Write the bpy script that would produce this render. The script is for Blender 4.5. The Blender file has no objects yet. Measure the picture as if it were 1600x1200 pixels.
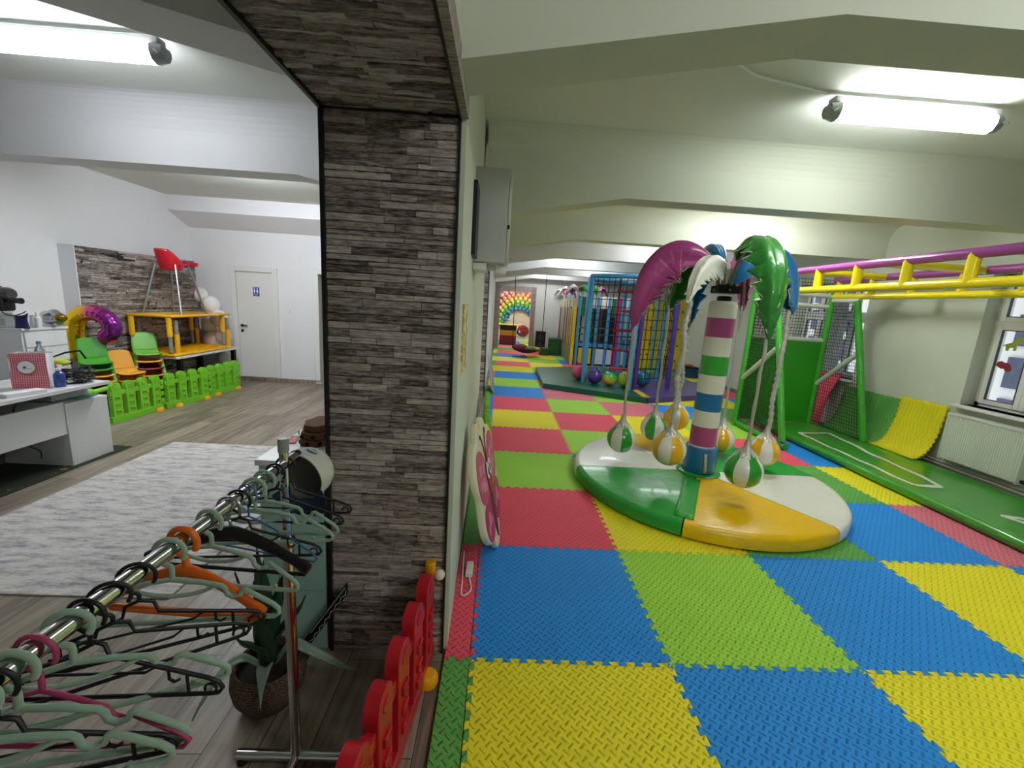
import bpy, bmesh, math, random
from mathutils import Vector, Matrix, Euler
random.seed(11)
sc = bpy.context.scene
COL = sc.collection
PI = math.pi

# ------------------------------------------------------------------ camera, world, exposure, lights
cam_d = bpy.data.cameras.new('camera')
cam = bpy.data.objects.new('camera', cam_d)
COL.objects.link(cam)
sc.camera = cam
cam_d.sensor_fit = 'HORIZONTAL'
cam_d.sensor_width = 36.0
cam_d.lens = 654.4 / 1600 * 36.0
cam_d.clip_start = 0.02
cam_d.clip_end = 200
_R = Matrix(((0.997800095945802, -0.02548561229391614, 0.06120009882796308),
             (0.055285141821535405, -0.18957569609492936, -0.9803084252131548),
             (0.036585811789831515, 0.98153529687736, -0.1877496720624349)))
_m = Matrix((_R[0], -_R[1], -_R[2])).transposed().to_4x4()
_m.translation = (0.0476, -1.7810, 1.7364)
cam.matrix_world = _m

sc.view_settings.view_transform = 'Standard'
sc.view_settings.look = 'None'
sc.view_settings.gamma = 1.0
sc.view_settings.use_curve_mapping = False
sc.view_settings.exposure = 2.46

world = bpy.data.worlds.new('daylight')
sc.world = world
world.use_nodes = True
wn = world.node_tree.nodes
wn['Background'].inputs[0].default_value = (0.86, 0.92, 1.0, 1)
wn['Background'].inputs[1].default_value = 0.3

LAMP_L = 3.6      # tube strength, reception side
LAMP_R = 6.2      # tube strength, play side, nearest bay
LAMP_F = 7.0      # tube strength, play side, far bays
CEIL = 3.18

# ------------------------------------------------------------------ helpers
def lin(h):
    h = h.lstrip('#')
    out = []
    for i in (0, 2, 4):
        c = int(h[i:i + 2], 16) / 255
        out.append(c / 12.92 if c <= 0.04045 else ((c + 0.055) / 1.055) ** 2.4)
    return (*out, 1.0)

MATS = {}
def mat(name, hexc, rough=0.5, metal=0.0, bump=0.0, bscale=60.0, var=0.0, vscale=4.0, spec=0.5, coat=0.0,
        trans=0.0, alpha=1.0, ior=1.45, bdist=0.002, stretch=(1, 1, 1), sheen=0.0):
    """principled material with procedural tone variation and bump"""
    if name in MATS:
        return MATS[name]
    m = bpy.data.materials.new(name)
    m.use_nodes = True
    nt = m.node_tree
    n, l = nt.nodes, nt.links
    b = n['Principled BSDF']
    c = lin(hexc)
    b.inputs['Base Color'].default_value = c
    b.inputs['Roughness'].default_value = rough
    b.inputs['Metallic'].default_value = metal
    b.inputs['Specular IOR Level'].default_value = spec
    b.inputs['Coat Weight'].default_value = coat
    b.inputs['Coat Roughness'].default_value = 0.08
    b.inputs['Transmission Weight'].default_value = trans
    b.inputs['Alpha'].default_value = alpha
    b.inputs['IOR'].default_value = ior
    b.inputs['Sheen Weight'].default_value = sheen
    m.diffuse_color = c
    tc = n.new('ShaderNodeTexCoord')
    mp = n.new('ShaderNodeMapping')
    mp.inputs['Scale'].default_value = stretch
    l.new(tc.outputs['Object'], mp.inputs[0])
    nz = n.new('ShaderNodeTexNoise')
    nz.inputs['Scale'].default_value = vscale
    nz.inputs['Detail'].default_value = 4
    l.new(mp.outputs[0], nz.inputs[0])
    if var > 0:
        mx = n.new('ShaderNodeMix')
        mx.data_type = 'RGBA'
        lo = tuple(x * (1 - var) for x in c[:3]) + (1,)
        hi = tuple(min(1, x * (1 + var)) for x in c[:3]) + (1,)
        mx.inputs[6].default_value = lo
        mx.inputs[7].default_value = hi
        l.new(nz.outputs[0], mx.inputs[0])
        l.new(mx.outputs[2], b.inputs['Base Color'])
    if bump > 0:
        nb = n.new('ShaderNodeTexNoise')
        nb.inputs['Scale'].default_value = bscale
        nb.inputs['Detail'].default_value = 5
        l.new(mp.outputs[0], nb.inputs[0])
        bp = n.new('ShaderNodeBump')
        bp.inputs['Strength'].default_value = bump
        bp.inputs['Distance'].default_value = bdist
        l.new(nb.outputs[0], bp.inputs['Height'])
        l.new(bp.outputs[0], b.inputs['Normal'])
    MATS[name] = m
    return m

def mathn(nt, op, a, b=None, c=None):
    nd = nt.nodes.new('ShaderNodeMath')
    nd.operation = op
    for i, v in enumerate((a, b, c)):
        if v is None:
            continue
        if isinstance(v, (int, float)):
            nd.inputs[i].default_value = v
        else:
            nt.links.new(v, nd.inputs[i])
    return nd.outputs[0]

def ramp(nt, fac, stops):
    r = nt.nodes.new('ShaderNodeValToRGB')
    el = r.color_ramp.elements
    while len(el) < len(stops):
        el.new(0.5)
    for e, (p, h) in zip(el, stops):
        e.position = p
        e.color = lin(h)
    nt.links.new(fac, r.inputs[0])
    return r.outputs[0]

def foam_mat(name, hexc):
    """EVA tile: treadplate relief in herringbone, faint scuffs"""
    m = mat(name, hexc, rough=0.6, var=0.07, vscale=2.3, spec=0.3)
    nt = m.node_tree
    b = nt.nodes['Principled BSDF']
    g = nt.nodes.new('ShaderNodeNewGeometry')
    sp = nt.nodes.new('ShaderNodeSeparateXYZ')
    nt.links.new(g.outputs['Position'], sp.inputs[0])
    k = 21.0
    u = mathn(nt, 'MULTIPLY', mathn(nt, 'ADD', sp.outputs[0], sp.outputs[1]), k)
    v = mathn(nt, 'MULTIPLY', mathn(nt, 'SUBTRACT', sp.outputs[0], sp.outputs[1]), k)
    chk = mathn(nt, 'FLOORED_MODULO', mathn(nt, 'ADD', mathn(nt, 'FLOOR', u), mathn(nt, 'FLOOR', v)), 2.0)
    fu = mathn(nt, 'ABSOLUTE', mathn(nt, 'SUBTRACT', mathn(nt, 'FRACT', u), 0.5))
    fv = mathn(nt, 'ABSOLUTE', mathn(nt, 'SUBTRACT', mathn(nt, 'FRACT', v), 0.5))
    def bar(a, c):
        la = mathn(nt, 'SUBTRACT', 1.0, mathn(nt, 'SMOOTH_MIN', mathn(nt, 'MULTIPLY', a, 2.1), 1.0, 0.05))
        lb = mathn(nt, 'SUBTRACT', 1.0, mathn(nt, 'MINIMUM', mathn(nt, 'MULTIPLY', c, 6.5), 1.0))
        return mathn(nt, 'MINIMUM', mathn(nt, 'MULTIPLY', la, 3.0), lb)
    h = mathn(nt, 'ADD', mathn(nt, 'MULTIPLY', bar(fu, fv), chk),
              mathn(nt, 'MULTIPLY', bar(fv, fu), mathn(nt, 'SUBTRACT', 1.0, chk)))
    bp = nt.nodes.new('ShaderNodeBump')
    bp.inputs['Strength'].default_value = 1.0
    bp.inputs['Distance'].default_value = 0.0065
    nt.links.new(h, bp.inputs['Height'])
    nt.links.new(bp.outputs[0], b.inputs['Normal'])
    return m

def stone_mat(name, stops, streak=(3, 3, 60)):
    """split-face ledger stone, a tone of its own per strip (mesh island)"""
    m = bpy.data.materials.new(name)
    m.use_nodes = True
    nt = m.node_tree
    b = nt.nodes['Principled BSDF']
    g = nt.nodes.new('ShaderNodeNewGeometry')
    tc = nt.nodes.new('ShaderNodeTexCoord')
    mp = nt.nodes.new('ShaderNodeMapping')
    mp.inputs['Scale'].default_value = streak
    nt.links.new(tc.outputs['Object'], mp.inputs[0])
    nz = nt.nodes.new('ShaderNodeTexNoise')
    nz.inputs['Scale'].default_value = 1.6
    nz.inputs['Detail'].default_value = 6
    nz.inputs['Roughness'].default_value = 0.75
    nt.links.new(mp.outputs[0], nz.inputs[0])
    f = mathn(nt, 'ADD', mathn(nt, 'MULTIPLY', g.outputs['Random Per Island'], 0.5),
              mathn(nt, 'MULTIPLY', mathn(nt, 'SUBTRACT', nz.outputs[0], 0.36), 1.9))
    nt.links.new(ramp(nt, f, stops), b.inputs['Base Color'])
    b.inputs['Roughness'].default_value = 0.62
    b.inputs['Specular IOR Level'].default_value = 0.35
    n2 = nt.nodes.new('ShaderNodeTexNoise')
    n2.inputs['Scale'].default_value = 2.2
    n2.inputs['Detail'].default_value = 8
    nt.links.new(mp.outputs[0], n2.inputs[0])
    bp = nt.nodes.new('ShaderNodeBump')
    bp.inputs['Strength'].default_value = 0.8
    bp.inputs['Distance'].default_value = 0.008
    nt.links.new(n2.outputs[0], bp.inputs['Height'])
    nt.links.new(bp.outputs[0], b.inputs['Normal'])
    MATS[name] = m
    return m

class M:
    """collects geometry for ONE mesh object"""
    def __init__(s):
        s.v, s.f, s.mi = [], [], []
    def add(s, vs, fs, mi=0):
        o = len(s.v)
        s.v += [tuple(x) for x in vs]
        s.f += [tuple(i + o for i in f) for f in fs]
        s.mi += [mi] * len(fs) if isinstance(mi, int) else list(mi)
        return s
    def box(s, x0, x1, y0, y1, z0, z1, mi=0):
        vs = [(x0, y0, z0), (x1, y0, z0), (x1, y1, z0), (x0, y1, z0), (x0, y0, z1), (x1, y0, z1), (x1, y1, z1), (x0, y1, z1)]
        return s.add(vs, [(3, 2, 1, 0), (4, 5, 6, 7), (0, 1, 5, 4), (1, 2, 6, 5), (2, 3, 7, 6), (3, 0, 4, 7)], mi)
    def obox(s, c, size, rz=0, rx=0, ry=0, mi=0):
        E = Euler((rx, ry, rz)).to_matrix()
        c = Vector(c)
        hx, hy, hz = (d / 2 for d in size)
        vs = [c + E @ Vector((a * hx, b * hy, d * hz)) for d in (-1, 1) for a, b in ((-1, -1), (1, -1), (1, 1), (-1, 1))]
        return s.add(vs, [(3, 2, 1, 0), (4, 5, 6, 7), (0, 1, 5, 4), (1, 2, 6, 5), (2, 3, 7, 6), (3, 0, 4, 7)], mi)
    def tube(s, pts, r, seg=10, closed=False, mi=0, cap=True, flat=1.0):
        P = [Vector(p) for p in pts]
        n = len(P)
        rr = r if isinstance(r, (list, tuple)) else [r] * n
        T = []
        for i in range(n):
            a = P[(i - 1) % n] if (closed or i > 0) else P[i]
            b = P[(i + 1) % n] if (closed or i < n - 1) else P[i]
            d = (b - a)
            T.append(d.normalized() if d.length > 1e-9 else Vector((0, 0, 1)))
        up = Vector((0, 0, 1)) if abs(T[0].z) < 0.9 else Vector((1, 0, 0))
        N = (up - T[0] * up.dot(T[0])).normalized()
        vs = []
        for i in range(n):
            if i:
                ax = T[i - 1].cross(T[i])
                if ax.length > 1e-7:
                    N = Matrix.Rotation(T[i - 1].angle(T[i]), 3, ax.normalized()) @ N
                N = (N - T[i] * N.dot(T[i])).normalized()
            B = T[i].cross(N)
            for k in range(seg):
                a = 2 * PI * k / seg
                vs.append(P[i] + (N * math.cos(a) + B * math.sin(a) * flat) * rr[i])
        fs = []
        for i in range(n if closed else n - 1):
            j = (i + 1) % n
            for k in range(seg):
                k2 = (k + 1) % seg
                fs.append((i * seg + k, i * seg + k2, j * seg + k2, j * seg + k))
        if cap and not closed:
            fs.append(tuple(reversed(range(seg))))
            fs.append(tuple(range((n - 1) * seg, n * seg)))
        return s.add(vs, fs, mi)
    def lathe(s, prof, c=(0, 0, 0), seg=24, mi=0, mfun=None, axis=None, cap=True):
        """prof: (r, z) from bottom to top"""
        vs, fs, ms = [], [], []
        A = Matrix.Identity(3)
        if axis is not None:
            A = Vector((0, 0, 1)).rotation_difference(Vector(axis)).to_matrix()
        c = Vector(c)
        for r, z in prof:
            for k in range(seg):
                a = 2 * PI * k / seg
                vs.append(c + A @ Vector((r * math.cos(a), r * math.sin(a), z)))
        for i in range(len(prof) - 1):
            for k in range(seg):
                k2 = (k + 1) % seg
                fs.append((i * seg + k, i * seg + k2, (i + 1) * seg + k2, (i + 1) * seg + k))
                ms.append(mfun(i, k) if mfun else mi)
        if cap and prof[0][0] > 1e-5:
            fs.append(tuple(reversed(range(seg)))); ms.append(mfun(0, 0) if mfun else mi)
        if cap and prof[-1][0] > 1e-5:
            fs.append(tuple(range((len(prof) - 1) * seg, len(prof) * seg))); ms.append(mfun(len(prof) - 2, 0) if mfun else mi)
        return s.add(vs, fs, ms)
    def ball(s, c, r, seg=20, rings=12, mi=0, mfun=None, sq=(1, 1, 1)):
        prof = [(max(1e-6, math.sin(PI * i / rings)) , -math.cos(PI * i / rings)) for i in range(rings + 1)]
        o = len(s.v)
        s.lathe(prof, (0, 0, 0), seg, mi, mfun)
        for i in range(o, len(s.v)):
            x, y, z = s.v[i]
            s.v[i] = (c[0] + x * r * sq[0], c[1] + y * r * sq[1], c[2] + z * r * sq[2])
        return s
    def prism(s, poly, f0, f1, mi=0, side_mi=None):
        """poly: 2D outline (ccw seen from f1 side); f0/f1 map (a,b) to 3D"""
        n = len(poly)
        vs = [f0(*p) for p in poly] + [f1(*p) for p in poly]
        fs = [tuple(reversed(range(n))), tuple(range(n, 2 * n))]
        fs += [(i, (i + 1) % n, n + (i + 1) % n, n + i) for i in range(n)]
        sm = mi if side_mi is None else side_mi
        return s.add(vs, fs, [mi, mi] + [sm] * n)
    def grid(s, fn, nu, nv, mi=0):
        vs = [fn(i / nu, j / nv) for i in range(nu + 1) for j in range(nv + 1)]
        fs = []
        for i in range(nu):
            for j in range(nv):
                a = i * (nv + 1) + j
                fs.append((a, a + nv + 1, a + nv + 2, a + 1))
        return s.add(vs, fs, mi)
    def build(s, name, m, parent=None, bevel=0, smooth=35, solid=0, bseg=2, sub=0):
        me = bpy.data.meshes.new(name)
        me.from_pydata(s.v, [], s.f)
        for x in (m if isinstance(m, (list, tuple)) else [m]):
            me.materials.append(x)
        me.polygons.foreach_set('material_index', s.mi)
        if smooth:
            me.polygons.foreach_set('use_smooth', [True] * len(s.f))
            try:
                me.set_sharp_from_angle(angle=math.radians(smooth))
            except Exception:
                pass
        me.update()
        o = bpy.data.objects.new(name, me)
        COL.objects.link(o)
        if parent is not None:
            o.parent = parent
        if solid:
            md = o.modifiers.new('thickness', 'SOLIDIFY')
            md.thickness = solid
            md.offset = 0
        if sub:
            md = o.modifiers.new('smooth', 'SUBSURF')
            md.levels = md.render_levels = sub
        if bevel:
            md = o.modifiers.new('bevel', 'BEVEL')
            md.width = bevel
            md.segments = bseg
            md.limit_method = 'ANGLE'
            md.angle_limit = math.radians(40)
            md.harden_normals = False
        return o

def W(mb, t):
    """move world-space geometry into the frame of thing t (unrotated)"""
    lx, ly, lz = t.location
    mb.v = [(x - lx, y - ly, z - lz) for x, y, z in mb.v]
    return mb

def center(o):
    """put a top-level mesh's origin at its base centre"""
    me = o.data
    xs = [v.co for v in me.vertices]
    lo = Vector((min(v.x for v in xs), min(v.y for v in xs), min(v.z for v in xs)))
    hi = Vector((max(v.x for v in xs), max(v.y for v in xs), max(v.z for v in xs)))
    c = Vector(((lo.x + hi.x) / 2, (lo.y + hi.y) / 2, lo.z))
    me.transform(Matrix.Translation(-c))
    o.location = o.location + c
    return o

def thing(name, label, cat, loc=(0, 0, 0), rz=0, group=None):
    o = bpy.data.objects.new(name, None)
    o.empty_display_size = 0.1
    COL.objects.link(o)
    o.location = loc
    o.rotation_euler = (0, 0, rz)
    o['label'] = label
    o['category'] = cat
    if group:
        o['group'] = group
    return o

def tag(o, label, cat, group=None, c=True):
    o['label'] = label
    o['category'] = cat
    if group:
        o['group'] = group
    if c:
        center(o)
    return o

def struct(name, mb, m, label=None, bevel=0, parent=None, smooth=0):
    o = mb.build(name, m, parent, bevel=bevel, smooth=smooth)
    if parent is None:
        o['kind'] = 'structure'
    if label:
        o['label'] = label
    return o

def dup(root, loc, rz, label, group=None):
    r = root.copy()
    COL.objects.link(r)
    r.location = loc
    r.rotation_euler = (0, 0, rz)
    r['label'] = label
    if group:
        r['group'] = group
    for ch in list(root.children):
        c = ch.copy()
        COL.objects.link(c)
        c.parent = r
        for g in ch.children:
            d = g.copy()
            COL.objects.link(d)
            d.parent = c
    return r

def arc(c, r, a0, a1, n, plane='xz'):
    out = []
    for i in range(n + 1):
        a = math.radians(a0 + (a1 - a0) * i / n)
        u, w = r * math.cos(a), r * math.sin(a)
        if plane == 'xz':
            out.append((c[0] + u, c[1], c[2] + w))
        elif plane == 'yz':
            out.append((c[0], c[1] + u, c[2] + w))
        else:
            out.append((c[0] + u, c[1] + w, c[2]))
    return out

def spline(pts, n=6):
    """Catmull-Rom through pts"""
    P = [Vector(p) for p in pts]
    P = [P[0] * 2 - P[1]] + P + [P[-1] * 2 - P[-2]]
    out = []
    for i in range(1, len(P) - 2):
        for k in range(n):
            t = k / n
            a, b, c, d = P[i - 1], P[i], P[i + 1], P[i + 2]
            out.append(0.5 * ((2 * b) + (c - a) * t + (2 * a - 5 * b + 4 * c - d) * t * t + (3 * b - a - 3 * c + d) * t ** 3))
    out.append(P[-2])
    return out

# ------------------------------------------------------------------ materials
WALL_L = mat('white_wall_paint', '#E4E4E6', 0.75, bump=0.15, bscale=140, var=0.02, spec=0.2)
WALL_R = mat('cream_wall_paint', '#CFD3C6', 0.75, bump=0.2, bscale=60, var=0.03, vscale=1.2, spec=0.2)
WALL_F = mat('pale_wall_paint', '#E6E7E6', 0.75, bump=0.15, bscale=90, var=0.02, spec=0.2)
WHITE = mat('white_laminate', '#DADBDC', 0.35, var=0.015)
DOORW = mat('white_door_lacquer', '#E2E2DF', 0.4, var=0.01)
BLACK = mat('black_plastic', '#17181B', 0.4, var=0.1)
BLACKM = mat('black_metal', '#141416', 0.35, 0.6)
CHROME = mat('chrome', '#D9DADC', 0.09, 1.0)
STEEL = mat('brushed_steel', '#A9ABAD', 0.3, 1.0, bump=0.05, bscale=200)
TRIMB = mat('dark_edge_trim', '#1A1817', 0.4)
STONE = stone_mat('ledger_stone', [(0.1, '#342D2B'), (0.3, '#655A57'), (0.5, '#968985'), (0.72, '#B7ABA7'), (1.0, '#D4CAC6')], (9, 9, 55))
STONEC = stone_mat('ledger_stone_soffit', [(0.1, '#342D2B'), (0.3, '#655A57'), (0.5, '#968985'), (0.72, '#B7ABA7'), (1.0, '#D4CAC6')], (9, 55, 9))
STONEW = stone_mat('ledger_stone_panel', [(0.12, '#2E2926'), (0.32, '#5F5650'), (0.52, '#8B827B'), (0.75, '#B0A79F'), (1.0, '#CFC8C1')], (55, 8, 55))
GROUT = mat('stone_joint', '#2A2623', 0.9)
FOAM = {k: foam_mat('foam_' + k, h) for k, h in dict(red='#F0566C', blue='#2A92EC', lime='#A6DE48', yellow='#F4E62C', green='#66AC52', pink='#E67B8C', teal='#68C0AE').items()}
VGREEN = mat('green_vinyl', '#2AA042', 0.3, bump=0.6, bscale=7, var=0.05, coat=0.15, bdist=0.012)
VYEL = mat('yellow_vinyl', '#EABB00', 0.3, bump=0.55, bscale=7, var=0.04, coat=0.12, bdist=0.01)
VWHITE = mat('white_vinyl', '#E6E5DC', 0.25, bump=0.45, bscale=8, var=0.04, coat=0.3, bdist=0.01)
VBLUE = mat('blue_vinyl', '#1F74B4', 0.22, bump=0.6, bscale=14, var=0.05, coat=0.4, bdist=0.01)
VPURP = mat('magenta_vinyl', '#A83F82', 0.25, bump=0.7, bscale=16, var=0.06, coat=0.35, bdist=0.012)
VLEAF = mat('leaf_green_vinyl', '#2F8230', 0.25, bump=0.7, bscale=16, var=0.08, coat=0.35, bdist=0.012)
VPINK = mat('pink_vinyl', '#DC5F9E', 0.25, bump=0.6, bscale=16, coat=0.35, bdist=0.01)
VLAWN = mat('lawn_green_vinyl', '#3F9A2C', 0.3, bump=0.6, bscale=4, var=0.06, coat=0.4, bdist=0.02)
VDARK = mat('dark_green_vinyl', '#0B5A47', 0.33, bump=0.6, bscale=5, var=0.06, coat=0.12, bdist=0.015)
VVIOLET = mat('violet_vinyl', '#4C3689', 0.28, bump=0.3, bscale=7, coat=0.3, bdist=0.01)
FOILG = mat('silver_sleeve', '#C9C6BE', 0.24, 0.35, bump=0.9, bscale=60, var=0.1, bdist=0.006)
# ------------------------------------------------------------------ floor
def wood_floor():
    m = mat('wood_look_tile', '#8F857C', 0.42, spec=0.45)
    nt = m.node_tree
    b = nt.nodes['Principled BSDF']
    g = nt.nodes.new('ShaderNodeNewGeometry')
    mp = nt.nodes.new('ShaderNodeMapping')
    mp.inputs['Rotation'].default_value = (0, 0, PI / 2)
    nt.links.new(g.outputs['Position'], mp.inputs[0])
    br = nt.nodes.new('ShaderNodeTexBrick')
    br.inputs['Scale'].default_value = 1.0
    br.inputs['Brick Width'].default_value = 0.9
    br.inputs['Row Height'].default_value = 0.2
    br.inputs['Mortar Size'].default_value = 0.0022
    br.inputs['Mortar Smooth'].default_value = 0.1
    br.inputs['Color1'].default_value = (0, 0, 0, 1)
    br.inputs['Color2'].default_value = (1, 1, 1, 1)
    br.inputs['Mortar'].default_value = (0.5, 0.5, 0.5, 1)
    nt.links.new(mp.outputs[0], br.inputs[0])
    m2 = nt.nodes.new('ShaderNodeMapping')
    m2.inputs['Scale'].default_value = (22, 1.6, 1)
    nt.links.new(g.outputs['Position'], m2.inputs[0])
    nz = nt.nodes.new('ShaderNodeTexNoise')
    nz.inputs['Scale'].default_value = 1.3
    nz.inputs['Detail'].default_value = 7
    nz.inputs['Distortion'].default_value = 0.6
    nt.links.new(m2.outputs[0], nz.inputs[0])
    f = mathn(nt, 'ADD', mathn(nt, 'MULTIPLY', br.outputs['Color'], 0.22), mathn(nt, 'MULTIPLY', nz.outputs[0], 0.8))
    c = ramp(nt, f, [(0.25, '#554B42'), (0.45, '#7A6E62'), (0.62, '#958879'), (0.85, '#AC9F90')])
    mx = nt.nodes.new('ShaderNodeMix')
    mx.data_type = 'RGBA'
    nt.links.new(br.outputs['Fac'], mx.inputs[0])
    nt.links.new(c, mx.inputs[6])
    mx.inputs[7].default_value = lin('#3B352F')
    nt.links.new(mx.outputs[2], b.inputs['Base Color'])
    bp = nt.nodes.new('ShaderNodeBump')
    bp.inputs['Strength'].default_value = 0.35
    bp.inputs['Distance'].default_value = 0.002
    nt.links.new(mathn(nt, 'SUBTRACT', nz.outputs[0], br.outputs['Fac']), bp.inputs['Height'])
    nt.links.new(bp.outputs[0], b.inputs['Normal'])
    return m
WOOD = wood_floor()
struct('floor', M().box(-5.9, 6.1, -3.4, 21.0, -0.12, -0.021), WOOD, 'wood-look tiled floor in grey brown planks')
ZF = -0.021

# ------------------------------------------------------------------ walls, ceiling, beams
struct('ceiling', M().box(-5.9, 6.1, -3.4, 21.0, CEIL, CEIL + 0.15), mat('ceiling_paint', '#DADDD6', 0.8, bump=0.25, bscale=9, var=0.02, bdist=0.01), 'white ceiling between the beams')
struct('wall_left', M().box(-5.85, -5.65, -3.4, 6.53, -0.1, CEIL), WALL_L, 'white side wall of the reception room')
# back wall of the reception, with the doorway at the right
wb = M()
wb.box(-5.85, -3.36, 6.33, 6.53, -0.1, CEIL)
wb.box(-3.36, -2.45, 6.33, 6.53, 2.05, CEIL)
wb.box(-2.45, -0.2, 6.33, 6.53, -0.1, CEIL)
struct('wall_back', wb, WALL_L, 'white back wall of the reception room with two doors')
struct('wall_front', M().box(-5.85, 6.1, -3.55, -3.4, -0.1, CEIL), WALL_R)
# bulkhead along the reception back wall (sloped soffit)
bk = M()
prof = [(6.335, 2.73), (5.84, 2.94), (5.84, CEIL + 0.02), (6.335, CEIL + 0.02)]
bk.prism(prof, lambda a, c: (-5.66, a, c), lambda a, c: (-0.69, a, c))
struct('trim_1', bk, WALL_L, 'white bulkhead along the top of the reception back wall')
# dividing wall, slightly out of square with the mats
def slab(mb, pts, z0, z1):
    mb.prism(pts, lambda a, c: (a, c, z0), lambda a, c: (a, c, z1))
wm = M()
slab(wm, [(-0.685, 0.09), (-0.13, 0.075), (-0.2, 4.2), (-0.685, 4.2)], -0.1, CEIL + 0.02)
struct('wall_middle', wm, [WALL_R], 'wall between reception and play room, ending in the stone-clad pillar')
wm = M()
slab(wm, [(-0.685, -3.4), (-0.13, -3.4), (-0.13, 0.08), (-0.685, 0.09)], 2.475, CEIL + 0.02)
struct('wall_lintel', wm, WALL_R, 'lintel over the opening between the two rooms')
wm = M()
slab(wm, [(-0.685, 4.2), (-0.2, 4.2), (-0.2, 6.02), (-0.685, 6.02)], 2.475, CEIL + 0.02)
struct('wall_second_lintel', wm, WALL_R, 'lintel over the second opening')
wm = M()
slab(wm, [(-0.75, 6.03), (-0.2, 6.03), (-0.2, 14.7), (-0.75, 14.7)], -0.1, CEIL + 0.02)
struct('wall_middle_far', wm, WALL_F, 'white wall running on beyond the second opening')
# end wall with the stone-framed opening, and the room behind it
wm = M()
wm.box(-0.75, -0.03, 14.6, 14.8, -0.1, CEIL)
wm.box(-0.03, 1.2, 14.6, 14.8, 2.2, CEIL)
wm.box(1.2, 5.9, 14.6, 14.8, -0.1, CEIL)
struct('wall_end', wm, WALL_F, 'white end wall of the play room with a stone-framed opening')
wm = M()
wm.box(-2.4, 5.9, 19.0, 19.2, -0.1, CEIL)
wm.box(-2.4, -2.2, 14.8, 19.0, -0.1, CEIL)
struct('wall_party_room', wm, mat('peach_wall_paint', '#EAD9C6', 0.8, var=0.02), 'pale wall of the party room beyond the opening')

# right wall with two window openings
XR = 5.7
wr = M()
Z0, Z1 = 0.87, 2.42
for y0, y1, a, b in ((-3.4, 1.35, -0.1, CEIL), (1.35, 3.05, -0.1, Z0), (1.35, 3.05, Z1, CEIL), (3.05, 4.65, -0.1, CEIL),
                     (4.65, 6.2, -0.1, Z0), (4.65, 6.2, Z1, CEIL), (6.2, 21.0, -0.1, CEIL)):
    wr.box(XR, XR + 0.3, y0, y1, a, b)
struct('wall_right', wr, WALL_R, 'cream outer wall of the play room with radiator and windows')

GLASS = mat('window_glass', '#F4F8FA', 0.02, trans=1.0, ior=1.02, spec=0.3)
PVC = mat('window_pvc', '#E6E6E2', 0.35, var=0.01)
GASKET = mat('window_gasket', '#4B4D52', 0.6)
def window(n, y0, y1, label):
    x = XR + 0.17
    fr = M()
    fr.box(x, x + 0.07, y0, y0 + 0.06, Z0, Z1); fr.box(x, x + 0.07, y1 - 0.06, y1, Z0, Z1)
    fr.box(x, x + 0.07, y0, y1, Z0, Z0 + 0.06); fr.box(x, x + 0.07, y0, y1, Z1 - 0.06, Z1)
    fr.box(x - 0.01, x + 0.07, y0, y1, 1.83, 1.89)
    ys = [y1 - 0.05 - i * (y1 - y0 - 0.1) / 4 for i in range(5)]
    w = fr.build('window_%d' % n, PVC, bevel=0.006)
    w['kind'] = 'structure'; w['label'] = label
    for i in range(4):
        for zz, (a, b) in enumerate(((Z0 + 0.04, 1.84), (1.88, Z1 - 0.04))):
            ya, yb = ys[i + 1], ys[i]
            s = M(); t = 0.055
            s.box(x - 0.02, x + 0.05, ya, ya + t, a, b); s.box(x - 0.02, x + 0.05, yb - t, yb, a, b)
            s.box(x - 0.02, x + 0.05, ya + t, yb - t, a, a + t); s.box(x - 0.02, x + 0.05, ya + t, yb - t, b - t, b)
            sash = s.build('sash', PVC, w, bevel=0.005)
            g = M()
            for p, q_, r_, s_ in ((ya + t, ya + t + 0.008, a + t, b - t), (yb - t - 0.008, yb - t, a + t, b - t), (ya + t, yb - t, a + t, a + t + 0.008), (ya + t, yb - t, b - t - 0.008, b - t)):
                g.box(x - 0.022, x + 0.0, p, q_, r_, s_)
            g.build('gasket', GASKET, sash, smooth=0)
            M().box(x + 0.01, x + 0.016, ya + t, yb - t, a + t, b - t).build('pane', GLASS, sash, smooth=0)
    si = M().box(XR - 0.1, XR + 0.18, y0 - 0.03, y1 + 0.03, Z0 - 0.03, Z0)
    si.build('window_sill', PVC, w, bevel=0.006)
    return w
window(1, 1.35, 3.05, 'white multi-pane window above the radiator')
window(2, 4.65, 6.2, 'white window behind the green goal, partly curtained')
# neighbour building seen through the panes
nb = thing('neighbour_building', 'pale building with dark windows seen through the panes', 'building', (9.2, 4.0, -2.0))
W(M().box(9.2, 9.6, -3.0, 12.0, -2.0, 7.0), nb).build('facade', mat('neighbour_plaster', '#F2EEEA', 0.9, var=0.03), nb)
for i, (a, b) in enumerate(((-1.5, -0.2), (0.9, 2.2), (4.7, 5.43), (6.5, 7.6), (9.1, 10.4))):
    g = M()
    for k in range(7):
        g.box(9.15, 9.21, a, b, -0.7 + k * 0.75, -0.15 + k * 0.75)
    W(g, nb).build('shutter', mat('neighbour_glass', '#5A5E72', 0.4, var=0.3, vscale=9), nb)

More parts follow.
